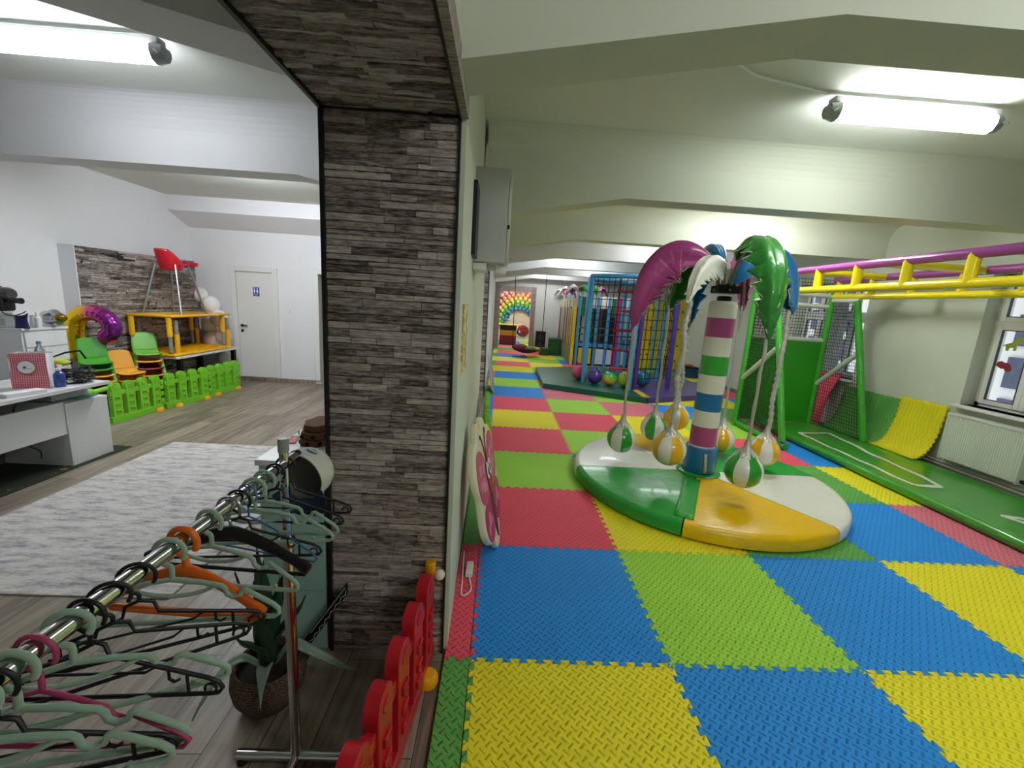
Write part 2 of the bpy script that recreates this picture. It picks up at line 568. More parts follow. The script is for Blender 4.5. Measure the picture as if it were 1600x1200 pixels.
# beams across the rooms (haunched towards the dividing wall), coved into the ceiling
def cove(mb, xa, xb, y0, r=0.24):
    for s, yb in ((-1, y0 + 0.001), (1, y0 + 0.249)):
        pr = [(yb, CEIL + 0.01), (yb, CEIL - r)]
        for i in range(1, 9):
            a = PI / 2 * i / 8
            pr.append((yb + s * (r - r * math.cos(a)), CEIL - r + r * math.sin(a)))
        pr.append((yb + s * r, CEIL + 0.01))
        if s < 0:
            pr.reverse()
        mb.prism(pr, lambda a, c: (xb, a, c), lambda a, c: (xa, a, c))
n = 2
ZB = 2.71
for k in range(0, 7):
    y0 = -0.27 + 2.4 * k
    x1 = XR + 0.02
    xs = -0.135 if k < 2 else -0.2
    m = M()
    pr = [(xs, CEIL + 0.02), (xs, 2.49), (1.1, ZB), (x1, ZB), (x1, CEIL + 0.02)]
    m.prism(pr, lambda a, c: (a, y0 + 0.25, c), lambda a, c: (a, y0, c))
    cove(m, xs, x1, y0)
    struct('trim_%d' % n, m, WALL_R if k < 3 else WALL_F, 'haunched ceiling beam of the play room'); n += 1
for k in (0, 1):
    y0 = -0.27 + 2.4 * k
    m = M()
    pr = [(-5.66, CEIL + 0.02), (-5.66, ZB), (-1.76, ZB), (-0.68, 2.49), (-0.68, CEIL + 0.02)]
    m.prism(pr, lambda a, c: (a, y0 + 0.25, c), lambda a, c: (a, y0, c))
    cove(m, -5.66, -0.68, y0)
    struct('trim_%d' % n, m, WALL_L, 'haunched ceiling beam of the reception room'); n += 1

# ------------------------------------------------------------------ ledger stone
def ledger(mb, u0, u1, v0, v1, put, rmin=0.020, rmax=0.036, lmin=0.08, lmax=0.30, d=0.016, rnd=random.Random(5)):
    """rows of split-face strips; put(u, v, depth) -> 3D"""
    v = v0
    while v < v1 - 0.008:
        h = min(rnd.uniform(rmin, rmax), v1 - v)
        u = u0
        while u < u1 - 0.004:
            L = rnd.uniform(lmin, lmax)
            if u1 - (u + L) < 0.07:
                L = u1 - u
            dd = d * rnd.uniform(0.45, 1.0)
            e = 0.0012
            a, b, c, f = u + e, u + L - e, v + e, v + h - e
            j = [rnd.uniform(-0.004, 0.004) for _ in range(6)]
            us = [a, a + (b - a) * 0.33, a + (b - a) * 0.67, b]
            vs, fs = [], []
            for i, x in enumerate(us):
                vs += [put(x, c, 0.0), put(x, c + max(0, j[0]) * 0.5, dd + j[i]), put(x, f - max(0, j[1]) * 0.5, dd + j[i] * 0.6 + j[5]), put(x, f, 0.0)]
            for i in range(3):
                for q in range(3):
                    fs.append((i * 4 + q, (i + 1) * 4 + q, (i + 1) * 4 + q + 1, i * 4 + q + 1))
            fs.append((0, 1, 2, 3)); fs.append((15, 14, 13, 12))
            mb.add(vs, fs)
            u += L
        v += h
    return mb

def clad(n, u0, u1, v0, v1, put, core, m, label, **kw):
    c = M()
    c.box(*core)
    o = c.build('trim_%d' % n, GROUT, smooth=0)
    o['kind'] = 'structure'; o['label'] = label
    ledger(M(), u0, u1, v0, v1, put, **kw).build('stone_strips', m, o, smooth=20)
    return o
pc = clad(20, -0.695, -0.157, ZF, 2.45, lambda u, v, d: (u, 0.075 - d, v), (-0.7, -0.15, 0.072, 0.088, ZF, 2.478), STONE,
          'dark split-face stone cladding on the pillar')
M().box(-0.709, -0.694, 0.045, 0.1, ZF, 2.46).build('edge_strip', TRIMB, pc, smooth=0)
M().box(-0.159, -0.15, 0.05, 0.075, ZF, 2.46).build('edge_strip', TRIMB, pc, smooth=0)
so = clad(21, -0.695, -0.157, -3.3, 0.055, lambda u, v, d: (u, v, 2.468 - d), (-0.7, -0.15, -3.35, 0.072, 2.466, 2.48), STONEC,
          'dark split-face stone cladding under the lintel')
M().box(-0.709, -0.694, -3.35, 0.07, 2.44, 2.5).build('edge_strip', TRIMB, so, smooth=0)
M().box(-0.159, -0.150, -3.35, 0.07, 2.44, 2.48).build('edge_strip', TRIMB, so, smooth=0)
M().box(-0.150, -0.122, -3.35, 0.06, 2.445, 2.53).build('stone_edge', STONEC, so, smooth=0)
clad(22, -0.745, -0.2, ZF, 2.45, lambda u, v, d: (u, 6.02 - d, v), (-0.75, -0.19, 6.015, 6.03, ZF, 2.46), STONE,
     'stone cladding on the far jamb of the second opening', lmin=0.2, rmin=0.03, rmax=0.045)
# stone frame of the end opening
o = M().box(-0.17, 0.0, 14.53, 14.6, ZF, 2.4).box(1.2, 1.37, 14.53, 14.6, ZF, 2.4).box(0.0, 1.2, 14.53, 14.6, 2.2, 2.4).build('trim_23', STONE, smooth=0)
o['kind'] = 'structure'; o['label'] = 'dark stone frame around the opening at the far end'
# stone panel on the reception side wall
sp = clad(24, 3.955, 6.1, 0.0, 2.13, lambda u, v, d: (-5.455 + d, u, v), (-5.648, -5.45, 3.96, 6.1, ZF, 2.13), STONEW,
     'brown stone feature panel on the reception wall', rmin=0.022, rmax=0.04, lmin=0.12, lmax=0.4)
M().box(-5.65, -5.447, 3.945, 3.962, ZF, 2.135).build('panel_side', WALL_L, sp, smooth=0)

# ------------------------------------------------------------------ doors, baseboard
def door_frame(mb, x0, x1, z, w=0.09):
    mb.box(x0 - w, x0, 6.285, 6.335, 0.045, z + w); mb.box(x1, x1 + w, 6.285, 6.335, 0.045, z + w); mb.box(x0, x1, 6.285, 6.335, z, z + w)
d = M()
door_frame(d, -4.87, -4.2, 2.02)
door = d.build('door_1', DOORW, bevel=0.006); door['kind'] = 'structure'; door['label'] = 'white washroom door with blue sign'
M().box(-4.865, -4.205, 6.316, 6.336, 0.05, 2.015).build('door_leaf', DOORW, door, bevel=0.004)
h = M()
h.lathe([(0.026, 0), (0.026, 0.012)], (-4.8, 6.316, 1.03), 16, axis=(0, -1, 0)); h.lathe([(0.026, 0), (0.026, 0.012)], (-4.8, 6.316, 0.93), 16, axis=(0, -1, 0))
h.tube([(-4.8, 6.306, 1.03), (-4.8, 6.275, 1.03), (-4.77, 6.262, 1.03), (-4.68, 6.262, 1.025)], 0.011, 8)
h.build('door_handle', BLACKM, door)
sg = M().box(-4.565, -4.455, 6.306, 6.318, 1.585, 1.745).build('door_sign', mat('sign_blue', '#1F3E86', 0.4), door, bevel=0.003)
g = M()
for x, skirt in ((-4.535, 0), (-4.485, 1)):
    g.lathe([(0.011, 0), (0.011, 0.003)], (x, 6.306, 1.722), 12, axis=(0, -1, 0))
    w0, w1 = (0.012, 0.012) if not skirt else (0.009, 0.019)
    g.prism([(x - w0, 1.705), (x - w1, 1.662), (x + w1, 1.662), (x + w0, 1.705)], lambda a, c: (a, 6.306, c), lambda a, c: (a, 6.303, c))
    g.box(x - 0.008, x - 0.001, 6.303, 6.306, 1.632, 1.664); g.box(x + 0.001, x + 0.008, 6.303, 6.306, 1.632, 1.664)
g.box(-4.54, -4.48, 6.303, 6.306, 1.603, 1.613)
g.build('pictogram', mat('sign_white', '#F4F6FA', 0.5), sg, smooth=0)
d = M()
door_frame(d, -3.36, -2.45, 2.05)
o = d.build('door_2', DOORW, bevel=0.006); o['kind'] = 'structure'; o['label'] = 'open white doorway beside the pillar'
struct('wall_corridor', M().box(-3.4, -2.3, 8.6, 8.7, -0.1, CEIL).box(-3.5, -3.38, 6.53, 8.6, -0.1, CEIL).box(-2.4, -2.3, 6.53, 8.6, -0.1, CEIL), mat('corridor_paint', '#8E9094', 0.8), 'grey corridor behind the open doorway')
bb = M().box(-5.64, -3.46, 6.285, 6.331, ZF, 0.045).box(-2.35, -0.71, 6.285, 6.331, ZF, 0.045)
struct('baseboard_back', bb, WOOD)
struct('baseboard_left', M().box(-5.65, -5.636, -3.4, 3.94, ZF, 0.06), WOOD)
struct('baseboard_right', M().box(XR - 0.015, XR, 3.3, 14.6, ZF, 0.07), mat('grey_skirting', '#77767A', 0.5))
sw = thing('light_switch', 'small white light switch between the two doors', 'switch', (-3.95, 6.33, 1.29))
W(M().box(-3.995, -3.905, 6.318, 6.331, 1.285, 1.375), sw).build('plate', DOORW, sw, bevel=0.004)
W(M().box(-3.975, -3.925, 6.312, 6.318, 1.305, 1.355), sw).build('rocker', PVC, sw, bevel=0.002)

# ------------------------------------------------------------------ fluorescent batten lights
def lamp(name_label, x0, y, z, L, strength, color, group=None):
    t = thing('ceiling_light', name_label, 'light', (x0 + L / 2, y, z), 0, group)
    M().box(-L / 2 + 0.02, L / 2 - 0.02, -0.035, 0.035, 0.062, 0.105).build('housing', mat('lamp_housing', '#B9BBBD', 0.4), t, bevel=0.008)
    em = bpy.data.materials.new('lamp_diffuser')
    em.use_nodes = True
    nt = em.node_tree
    b = nt.nodes['Principled BSDF']
    b.inputs['Base Color'].default_value = (0.9, 0.9, 0.9, 1)
    b.inputs['Emission Color'].default_value = (*color, 1)
    b.inputs['Emission Strength'].default_value = strength
    prof = [(-0.042, 0.06), (-0.055, 0.045), (-0.055, 0.012), (-0.035, -0.022), (0, -0.034), (0.035, -0.022), (0.055, 0.012), (0.055, 0.045), (0.042, 0.06)]
    M().prism(prof, lambda a, c: (-L / 2 + 0.06, a, c), lambda a, c: (L / 2 - 0.06, a, c)).build('diffuser', em, t, smooth=50)
    cp = mat('lamp_end_cap', '#9FA4A8', 0.2, 0.3)
    for sx in (-1, 1):
        m = M()
        pr = [(a * 1.06, c * 1.06) for a, c in prof]
        m.prism(pr, lambda a, c: (sx * (L / 2 - 0.06), a, c), lambda a, c: (sx * (L / 2), a * 0.75, c * 0.8 + 0.008))
        m.tube([(sx * (L / 2 - 0.03), -0.06, 0.02), (sx * (L / 2), -0.066, 0.0), (sx * (L / 2 + 0.02), -0.05, 0.02)], 0.005, 6)
        m.build('end_cap', cp, t, smooth=40)
    return t
ZL = CEIL - 0.135
LG = None
lamp('lit tube light on the reception ceiling, top left', -3.35, 1.1, ZL, 1.32, LAMP_L, (0.90, 0.94, 1.0))
lamp('lit tube light on the play room ceiling above the monkey bars', 2.06, 1.13, ZL, 1.14, LAMP_R, (0.97, 1.0, 0.96))
lamp('lit tube light in the reception bay nearest the doors', -3.9, 3.6, ZL, 1.3, LAMP_L * 5.8, (0.90, 0.94, 1.0))
lamp('lit tube light in the play room bay over the striped pole', 2.9, 3.4, ZL, 1.2, LAMP_R * 2.3, (0.97, 1.0, 0.96))
for k in range(2, 6):
    lamp('lit tube light in far play room bay %s' % ('behind the third beam', 'over the net tower', 'over the play tower', 'near the end wall')[k - 2],
         1.2 if k % 2 else 2.6, 1.2 + 2.4 * k, ZL, 1.2, LAMP_F, (0.95, 0.98, 1.0))
lamp('lit tube light in the play room bay behind the viewer', 1.6, -2.2, ZL, 1.2, LAMP_R * 1.9, (0.98, 1.0, 0.97))
lamp('lit tube light in the party room', 0.2, 16.6, ZL, 1.2, LAMP_F * 3.0, (1.0, 0.95, 0.86))
# thin cable from the right light along the ceiling
tag(M().tube([(2.04, 1.13, CEIL - 0.012), (1.5, 1.0, CEIL - 0.012), (0.75, 0.55, CEIL - 0.012), (0.5, 0.0, CEIL - 0.012)], 0.008, 6).build('ceiling_cable', PVC),
    'thin cable running across the ceiling to the tube light', 'cable')

# ------------------------------------------------------------------ foam mats
def edge(n, w=0.0125):
    """dovetail profile from 0 to n pitches: list of (t, offset)"""
    out = [(0.0, 0.0), (0.12, 0.0), (0.12, -w)]
    for k in range(n):
        if k:
            out.append((k + 0.0, -w))
        out += [(k + 0.34, -w), (k + 0.24, w), (k + 0.88, w), (k + 0.78, -w)]
    out += [(n - 0.12, -w), (n - 0.12, 0.0), (n, 0.0)]
    res = []
    for p in out:
        if not res or abs(p[0] - res[-1][0]) > 1e-6 or abs(p[1] - res[-1][1]) > 1e-6:
            res.append(p)
    return res
NT = 12
E12 = edge(NT)
def hedge(x0, x1, y):
    n = max(2, round((x1 - x0) * NT))
    e = E12 if n == NT else edge(n)
    return [(x0 + (x1 - x0) * t / n, y + o) for t, o in e]
def vedge(x, y0):
    return [(x + o, y0 + t / NT) for t, o in E12]
def tile(x0, x1, y0, color, label, left_plain=False, right_plain=False, group=None):
    p = hedge(x0, x1, y0)[:-1]
    p += ([(x1, y0)] if right_plain else vedge(x1, y0)[:-1])
    p += list(reversed(hedge(x0, x1, y0 + 1)))[:-1]
    p += ([(x0, y0 + 1)] if left_plain else list(reversed(vedge(x0, y0)))[:-1])
    cx, cy = (x0 + x1) / 2, y0 + 0.5
    q = [((x - cx) * 0.9985, (y - cy) * 0.9985) for x, y in p]
    m = M()
    m.prism(q, lambda a, c: (a, c, -0.0205), lambda a, c: (a, c, 0))
    o = m.build('foam_mat', FOAM[color], smooth=0)
    o.location = (cx, cy, 0)
    o['label'] = label
    o['category'] = 'floor mat'
    o['group'] = group or 'interlocking foam floor mats'
    return o
GRID = {
    -1: 'green yellow blue yellow green - -',
    0: 'red blue lime blue yellow blue -',
    1: 'green red yellow green blue pink -',
    2: 'green lime blue green green yellow -',
    3: 'red red lime lime red blue -',
    4: 'blue yellow red yellow lime pink -',
    5: 'blue red lime pink blue green -',
    6: 'green blue pink lime yellow yellow blue',
    7: 'yellow lime pink blue green blue red',
    8: 'pink blue blue green yellow green blue',
    9: 'yellow yellow lime blue red yellow yellow',
    10: 'green red yellow red blue green green',
    11: 'yellow yellow lime blue yellow red blue',
    12: 'green blue yellow lime blue yellow red',
    13: 'yellow red red blue lime green yellow',
    14: 'lime green - - - - -',
    15: 'pink pink yellow blue - - -',
    16: 'teal teal yellow red - - -',
    17: 'yellow blue lime yellow - - -',
}
ORD = ['first', 'second', 'third', 'fourth', 'fifth', 'sixth', 'seventh', 'eighth', 'ninth', 'tenth', 'eleventh', 'twelfth', 'thirteenth', 'fourteenth', 'fifteenth', 'sixteenth', 'seventeenth', 'eighteenth', 'nineteenth']
CN = {'lime': 'lime green', 'green': 'dark green'}
for r, row in GRID.items():
    for c, colr in enumerate(row.split()):
        if colr == '-':
            continue
        x0, x1 = (-0.135, 0.0) if c == 0 else (c - 1.0, float(c))
        if c == 6 :
            x1 = 5.66
        nm = CN.get(colr, colr)
        if c == 0:
            lab = '%s narrow foam mat strip against the dividing wall, %s from the front' % (nm, ORD[r + 1])
        else:
            lab = '%s foam mat tile, %s row from the front, %s column from the dividing wall' % (nm, ORD[r + 1], ORD[c - 1])
        tile(x0, x1, float(r), colr, lab, left_plain=(c == 0), right_plain=(c == 6))
# ------------------------------------------------------------------ soft play disc with the palm pole
PC = Vector((2.21, 2.32, 0.0))
RD, HD = 1.285, 0.135
disc = thing('soft_play_disc', 'round padded platform in green, yellow and white wedges under the striped palm pole', 'soft play platform', PC)
sect = [(-180, VGREEN, 'green wedge'), (-120, VYEL, 'yellow wedge'), (-60, VWHITE, 'white wedge'), (0, VGREEN, 'green wedge'), (60, VYEL, 'yellow wedge'), (120, VWHITE, 'white wedge')]
for a0, mm, lb in sect:
    N = 22
    prof = [(0.0, 0.0), (0.97, 0.0), (1.0, 0.02), (1.0, HD - 0.035), (0.985, HD - 0.012), (0.955, HD), (0.0, HD)]
    m = M()
    vs, fs = [], []
    for i in range(N + 1):
        a = math.radians(a0 + 0.25 + 59.5 * i / N)
        for r, z in prof[1:-1]:
            vs.append((RD * r * math.cos(a), RD * r * math.sin(a), z))
    k = len(prof) - 2
    for i in range(N):
        for j in range(k - 1):
            fs.append((i * k + j, (i + 1) * k + j, (i + 1) * k + j + 1, i * k + j + 1))
    am = math.radians(a0 + 30)
    b0 = len(vs); vs.append((0.012 * math.cos(am), 0.012 * math.sin(am), HD)); vs.append((0.012 * math.cos(am), 0.012 * math.sin(am), 0.0))
    for i in range(N):
        fs.append((b0, i * k + k - 1, (i + 1) * k + k - 1)); fs.append((b0 + 1, (i + 1) * k, i * k))
    fs.append(tuple([b0 + 1] + list(range(0, k)) + [b0])); fs.append(tuple([b0] + list(range(N * k + k - 1, N * k - 1, -1)) + [b0 + 1]))
    m.add(vs, fs)
    m.build('wedge', mm, disc, smooth=40)
# velcro flap joining the front green and yellow wedges
a = math.radians(-118.5)
ux, uy = math.cos(a), math.sin(a)
fl = M()
fl.grid(lambda u, v: ((0.28 + 0.92 * u) * ux - (v - 0.5) * 0.15 * uy - 0.07 * (-uy) * 0 + 0.035 * uy, (0.28 + 0.92 * u) * uy + (v - 0.5) * 0.15 * ux - 0.035 * ux, HD + 0.006 + 0.004 * math.sin(9 * u + 5 * v)), 10, 4)
fl.build('joining_flap', mat('flap_green', '#2FA336', 0.35, bump=0.6, bscale=12, coat=0.3, bdist=0.01), disc, solid=0.006, smooth=60)

palm = thing('palm_pole', 'striped pole with colourful drooping vinyl palm leaves on the round platform', 'palm carousel', (PC.x, PC.y, HD))
def WP(mb):
    return W(mb, palm)
WP(M().lathe([(0.21, 0), (0.215, 0.006), (0.2, 0.014), (0.0001, 0.016)], (PC.x, PC.y, HD), 36)).build('base_flange', VGREEN, palm)
sl = M().lathe([(0.158, 0.016), (0.162, 0.03), (0.160, 0.16), (0.154, 0.28), (0.128, 0.285)], (PC.x, PC.y, HD), 36)
for i, (x, y, z) in enumerate(sl.v):
    a = math.atan2(y - PC.y, x - PC.x)
    k = 1 + 0.02 * math.sin(7 * a + 14 * z)
    sl.v[i] = (PC.x + (x - PC.x) * k, PC.y + (y - PC.y) * k, z)
sleeve = WP(sl).build('base_sleeve', VBLUE, palm)
zp = M()
a = math.radians(-95)
zp.grid(lambda u, v: (PC.x + 0.168 * math.cos(a + (v - 0.5) * 0.16 - 0.1 * u), PC.y + 0.168 * math.sin(a + (v - 0.5) * 0.16 - 0.1 * u), HD + 0.04 + 0.2 * u), 5, 2)
WP(zp).build('lacing', mat('pale_tape', '#C9CFC4', 0.5), sleeve, solid=0.003)
zs = [0.40, 0.435, 0.635, 0.80, 0.98, 1.165, 1.355, 1.54, 1.725, 1.885]
cols = [VWHITE, VPURP, VWHITE, VBLUE, VWHITE, mat('stripe_green', '#33A835', 0.3, coat=0.3), VWHITE, VPURP, VWHITE]
SM = {id(VPURP): mat('stripe_magenta', '#AB4A86', 0.3, coat=0.3), id(VBLUE): mat('stripe_blue', '#1A70B4', 0.3, coat=0.3), id(VWHITE): mat('stripe_white', '#E9E7DC', 0.3, coat=0.3, bump=0.05, bscale=30)}
for i, c in enumerate(cols):
    z0, z1 = zs[i], zs[i + 1]
    r = 0.128
    pr = [(r, z0), (r, z1)] if i < len(cols) - 1 else [(r, z0), (r, z1 - 0.05), (r * 0.97, z1 - 0.02), (r * 0.85, z1), (0.0001, z1)]
    WP(M().lathe(pr, (PC.x, PC.y, 0), 40)).build('pole_stripe', SM.get(id(c), c), palm, smooth=50)
# black rotor bracket
br = M()
br.lathe([(0.062, 1.885), (0.066, 1.9), (0.066, 1.925), (0.05, 1.935)], (PC.x, PC.y, 0), 24)
rz = math.radians(-8)
br.obox((PC.x, PC.y, 1.965), (0.2, 0.2, 0.012), rz)
br.obox((PC.x, PC.y, 2.025), (0.2, 0.2, 0.01), rz)
for k in range(4):
    a = rz + k * PI / 2
    br.obox((PC.x + 0.1 * math.cos(a), PC.y + 0.1 * math.sin(a), 1.995), (0.012, 0.205, 0.07), a)
for k in range(7):
    a = rz + k * 2 * PI / 7
    br.lathe([(0.024, 1.96), (0.024, 2.045)], (PC.x + 0.065 * math.cos(a), PC.y + 0.065 * math.sin(a), 0), 12)
brk = WP(br).build('rotor_bracket', mat('bracket_black', '#16120F', 0.35, 0.3), palm, bevel=0.004)
bl = M()
for k in range(8):
    a = rz + k * PI / 4
    bl.lathe([(0.011, 0), (0.009, 0.008), (0.0001, 0.01)], (PC.x + 0.106 * math.cos(a), PC.y + 0.106 * math.sin(a), 1.99), 8, axis=(math.cos(a), math.sin(a), 0))
WP(bl).build('bolt', STEEL, brk)

PIPE = mat('grey_frond_pipe', '#8A8A80', 0.35, 0.3)
def frond(az, mm, spine, wmax, drop, teeth, t0=0.16, edge_mat=None, seed=0):
    """arching pipe carrying a padded leaf that hangs to both sides; spine = (r, z) list"""
    rnd = random.Random(seed)
    a = math.radians(az)
    e_r = Vector((math.cos(a), math.sin(a), 0)); e_t = Vector((-math.sin(a), math.cos(a), 0)); e_z = Vector((0, 0, 1))
    base = Vector((PC.x, PC.y, 0)) - Vector(palm.location)
    P = [base + e_r * p[0] + e_z * p[1] for p in spline([(r, 0, z) for r, z in spine], 14) for p in [(p[0], p[2])]]
    pipe = M().tube(P[:-4], 0.019, 10).build('frond_pipe', PIPE, palm)
    n = len(P)
    i0 = int(n * t0)
    Q = P[i0:]
    nn = len(Q) - 1
    m = M()
    NV = 10
    for sgn in (-1, 1):
        vs, fs = [], []
        for i, p in enumerate(Q):
            t = i / nn
            T = (Q[min(i + 1, nn)] - Q[max(i - 1, 0)]).normalized()
            nrm = T.cross(e_t).normalized()
            wsh = wmax * (min(1, t / 0.16) ** 0.6) * (1 - max(0, (t - 0.45) / 0.55) ** 1.6)
            tooth = (t * teeth + (0.4 if sgn > 0 else 0)) % 1.0
            if not 0.12 < t < 0.86:
                tooth = 0.4
            for j in range(NV + 1):
                v = j / NV
                w = wsh * (1 - 0.46 * tooth * v ** 3)
                ang = drop * min(1.0, 0.25 + v * 1.5)
                side = e_t * sgn * w * v * math.cos(ang) - nrm * w * v * math.sin(ang)
                puff = nrm * (0.022 * math.sin(PI * min(1, v * 1.3)) * math.sin(PI * min(1, t * 1.1)))
                wr = (0.009 * math.sin(23 * t + 7 * v * sgn + seed) + 0.005 * math.sin(61 * t - 11 * v + seed * 2)) * (0.3 + v) * min(1, t * 1.5)
                vs.append(p + nrm * 0.024 + side + puff + nrm * wr + e_t * sgn * 0.012 * (1 - v))
        for i in range(nn):
            for j in range(NV):
                q = i * (NV + 1) + j
                f = (q, q + NV + 1, q + NV + 2, q + 1)
                fs.append(f if sgn > 0 else tuple(reversed(f)))
        m.add(vs, fs)
    edges_ = M()
    for q in (0, 1):
        o_ = q * (nn + 1) * (NV + 1)
        edges_.tube([m.v[o_ + i * (NV + 1) + NV] for i in range(2, nn - 1)], 0.005, 5)
    # join the two halves along the spine
    h = (nn + 1) * (NV + 1)
    m.f += [((i + 1) * (NV + 1), i * (NV + 1), h + i * (NV + 1), h + (i + 1) * (NV + 1)) for i in range(nn)]
    m.mi += [0] * nn
    o = m.build('palm_leaf', mm, palm, solid=0.016, smooth=50)
    edges_.build('piping', mat('leaf_piping', '#D8D2CC', 0.4), o)
    return P[-1] + Vector(palm.location)

SPINE = [(0.06, 1.98), (0.13, 2.2), (0.27, 2.36), (0.45, 2.42), (0.64, 2.35), (0.77, 2.17), (0.83, 1.93), (0.83, 1.72), (0.81, 1.56)]
def sp(k=1.0, dz=0.0, tip=0.0):
    return [(r * k, z + (dz if z > 2.0 else 0) + (tip if i == len(SPINE) - 1 else tip * 0.5 if i == len(SPINE) - 2 else 0)) for i, (r, z) in enumerate(SPINE)]
tips = {}
tips['purple'] = frond(163, VPURP, sp(1.0), 0.42, 1.3, 10, seed=1)
tips['green_back'] = frond(108, VLEAF, sp(0.95, -0.04, 0.2), 0.30, 0.9, 9, seed=2)
tips['blue_back'] = frond(84, VBLUE, sp(1.1, 0.04, 0.0), 0.24, 0.9, 9, seed=3)
tips['white'] = frond(-141.5, VWHITE, [(0.06, 1.98), (0.1, 2.12), (0.2, 2.22), (0.35, 2.25), (0.5, 2.2), (0.6, 2.1), (0.655, 1.98), (0.67, 1.83)], 0.23, 1.15, 12, seed=4)
tips['pink'] = frond(48, VPINK, sp(0.95, -0.06, 0.28), 0.12, 0.8, 9, seed=5)
tips['green'] = frond(-88, VLEAF, sp(0.88, -0.01, 0.03), 0.245, 0.6, 11, seed=6)
tips['blue'] = frond(8, VBLUE, sp(0.92, 0.0, 0.26), 0.30, 1.0, 9, t0=0.04, seed=7)

# hanging balls
BG = mat('ball_green', '#2FA032', 0.15, coat=0.6)
BY = mat('ball_yellow', '#EDB51A', 0.15, coat=0.6)
BWH = mat('ball_white', '#E4E2DA', 0.15, coat=0.6)
def hanging_ball(tip, zc, r, col, label, wrinkle, rot=0.0, seed=0):
    rnd = random.Random(seed)
    x, y = tip.x, tip.y
    t = thing('hanging_ball', label, 'hanging ball', (x, y, zc - r), 0, 'balls hanging from the palm leaves')
    nseg = 48
    prof = []
    for i in range(13):
        a = -PI / 2 + PI * 0.78 * i / 12
        prof.append((max(1e-5, r * math.cos(a)), r + r * math.sin(a)))
    prof += [(r * 0.56, r * 1.92), (r * 0.4, r * 2.08)]
    off = int(rot / 360 * nseg)
    m = M().lathe(prof, (0, 0, 0), nseg, mfun=lambda i, k: ((k + off) // (nseg // 8)) % 2)
    m.build('ball_panels', [col, BWH], t, smooth=60)
    cone = [(r * 0.6, r * 1.86), (r * 0.46, r * 2.04), (r * 0.3, r * 2.2), (r * 0.2, r * 2.36), (r * 0.15, r * 2.6), (0.02, r * 2.75)]
    m = M().lathe(cone, (0, 0, 0), 24)
    for i, (a, b, c) in enumerate(m.v):
        k = 1 + 0.12 * math.sin(9 * math.atan2(b, a) + 40 * c)
        m.v[i] = (a * k, b * k, c)
    m.build('gathered_top', FOILG, t, smooth=70)
    ztop = tip.z - (zc - r) + 0.03
    z0 = r * 2.6
    n = 46 if wrinkle else 24
    pts, rr = [], []
    for i in range(n + 1):
        u = i / n
        w = 0.008 if wrinkle else 0.004
        pts.append((w * math.sin(u * 17 + seed), w * math.cos(u * 13 + seed * 2), z0 + (ztop - z0) * u))
        rr.append((0.024 + 0.006 * math.sin(i * 2.3) + rnd.uniform(-0.004, 0.004)) if wrinkle else 0.0155 + 0.002 * math.sin(i))
    M().tube(pts, rr, 10, flat=1.0 if wrinkle else 0.55).build('hanging_strap', FOILG if wrinkle else mat('grey_strap', '#B4B1A4', 0.3, 0.2, bump=0.2, bscale=40, coat=0.3), t, smooth=70)
    return t
HB = 0.155
hanging_ball(tips['purple'], 0.37, HB, BG, 'green and white ball hanging from the magenta leaf', False, 20, 1)
hanging_ball(tips['green_back'], 0.37, HB, BG, 'green and white ball behind the pole hanging from the left green leaf', False, 62, 2)
hanging_ball(tips['blue_back'], 0.47, HB, BY, 'yellow and white ball farthest back, mostly hidden by the front yellow one', True, 10, 3)
hanging_ball(tips['white'], 0.50, HB, BY, 'yellow and white ball hanging from the white leaf at front', True, 15, 4)
hanging_ball(tips['pink'], 0.32, HB, BY, 'yellow and white ball peeping out right behind the striped pole', False, 40, 5)
hanging_ball(tips['green'], 0.44, HB, BG, 'front green and white ball hanging from the right green leaf', False, 22, 6)
hanging_ball(tips['blue'], 0.35, HB, BY, 'yellow and white ball hanging from the right blue leaf on a crinkled sleeve', True, 5, 7)

# ------------------------------------------------------------------ long green mat with white markings
MX0, MX1, MY0, MY1, MH = 4.36, 5.46, 0.2, 4.95, 0.11
lm = thing('landing_mat', 'long glossy green vinyl mat with white outlines beneath the monkey bars', 'mat', ((MX0 + MX1) / 2, (MY0 + MY1) / 2, 0))
m = M()
def matsurf(u, v):
    x = MX0 + 0.06 + (MX1 - MX0 - 0.06) * v
    y = MY0 + (MY1 - MY0) * u
    z = MH - 0.012 * math.sin(PI * v) + 0.006 * math.sin(5 * y + 4 * x) * math.sin(PI * v) + 0.004 * math.sin(13 * y - 9 * x)
    return (x - 0.10 * max(0, (y - 3.0)) * 0.15 * 0, y, z)
m.grid(matsurf, 60, 16)
k = len(m.v)
W(m, lm)
body = m.build('mat_top', VLAWN, lm, smooth=60)
W(M().box(MX0 + 0.05, MX1, MY0, MY1, 0.0, MH - 0.02), lm).build('mat_body', VLAWN, lm, bevel=0.01)
W(M().tube([(MX0 + 0.055, MY0 + (MY1 - MY0) * i / 12, 0.058) for i in range(13)], 0.055, 14), lm).build('edge_roll', VLAWN, lm, smooth=70)
def mark(pts, w=0.062):
    mk = M()
    for (a, b) in zip(pts[:-1], pts[1:]):
        A, B = Vector(a), Vector(b)
        d = (B - A).normalized(); nn = Vector((-d.y, d.x)) * w / 2
        N = max(1, int((B - A).length / 0.12))
        vs = []
        for i in range(N + 1):
            p = A + (B - A) * (i / N)
            for s in (1, -1):
                q = p + nn * s
                v = (q.x - MX0 - 0.06) / (MX1 - MX0 - 0.06); u = (q.y - MY0) / (MY1 - MY0)
                vs.append((q.x, q.y, matsurf(u, v)[2] + 0.004))
        mk.add(vs, [(2 * i, 2 * i + 1, 2 * i + 3, 2 * i + 2) for i in range(N)])
    return mk
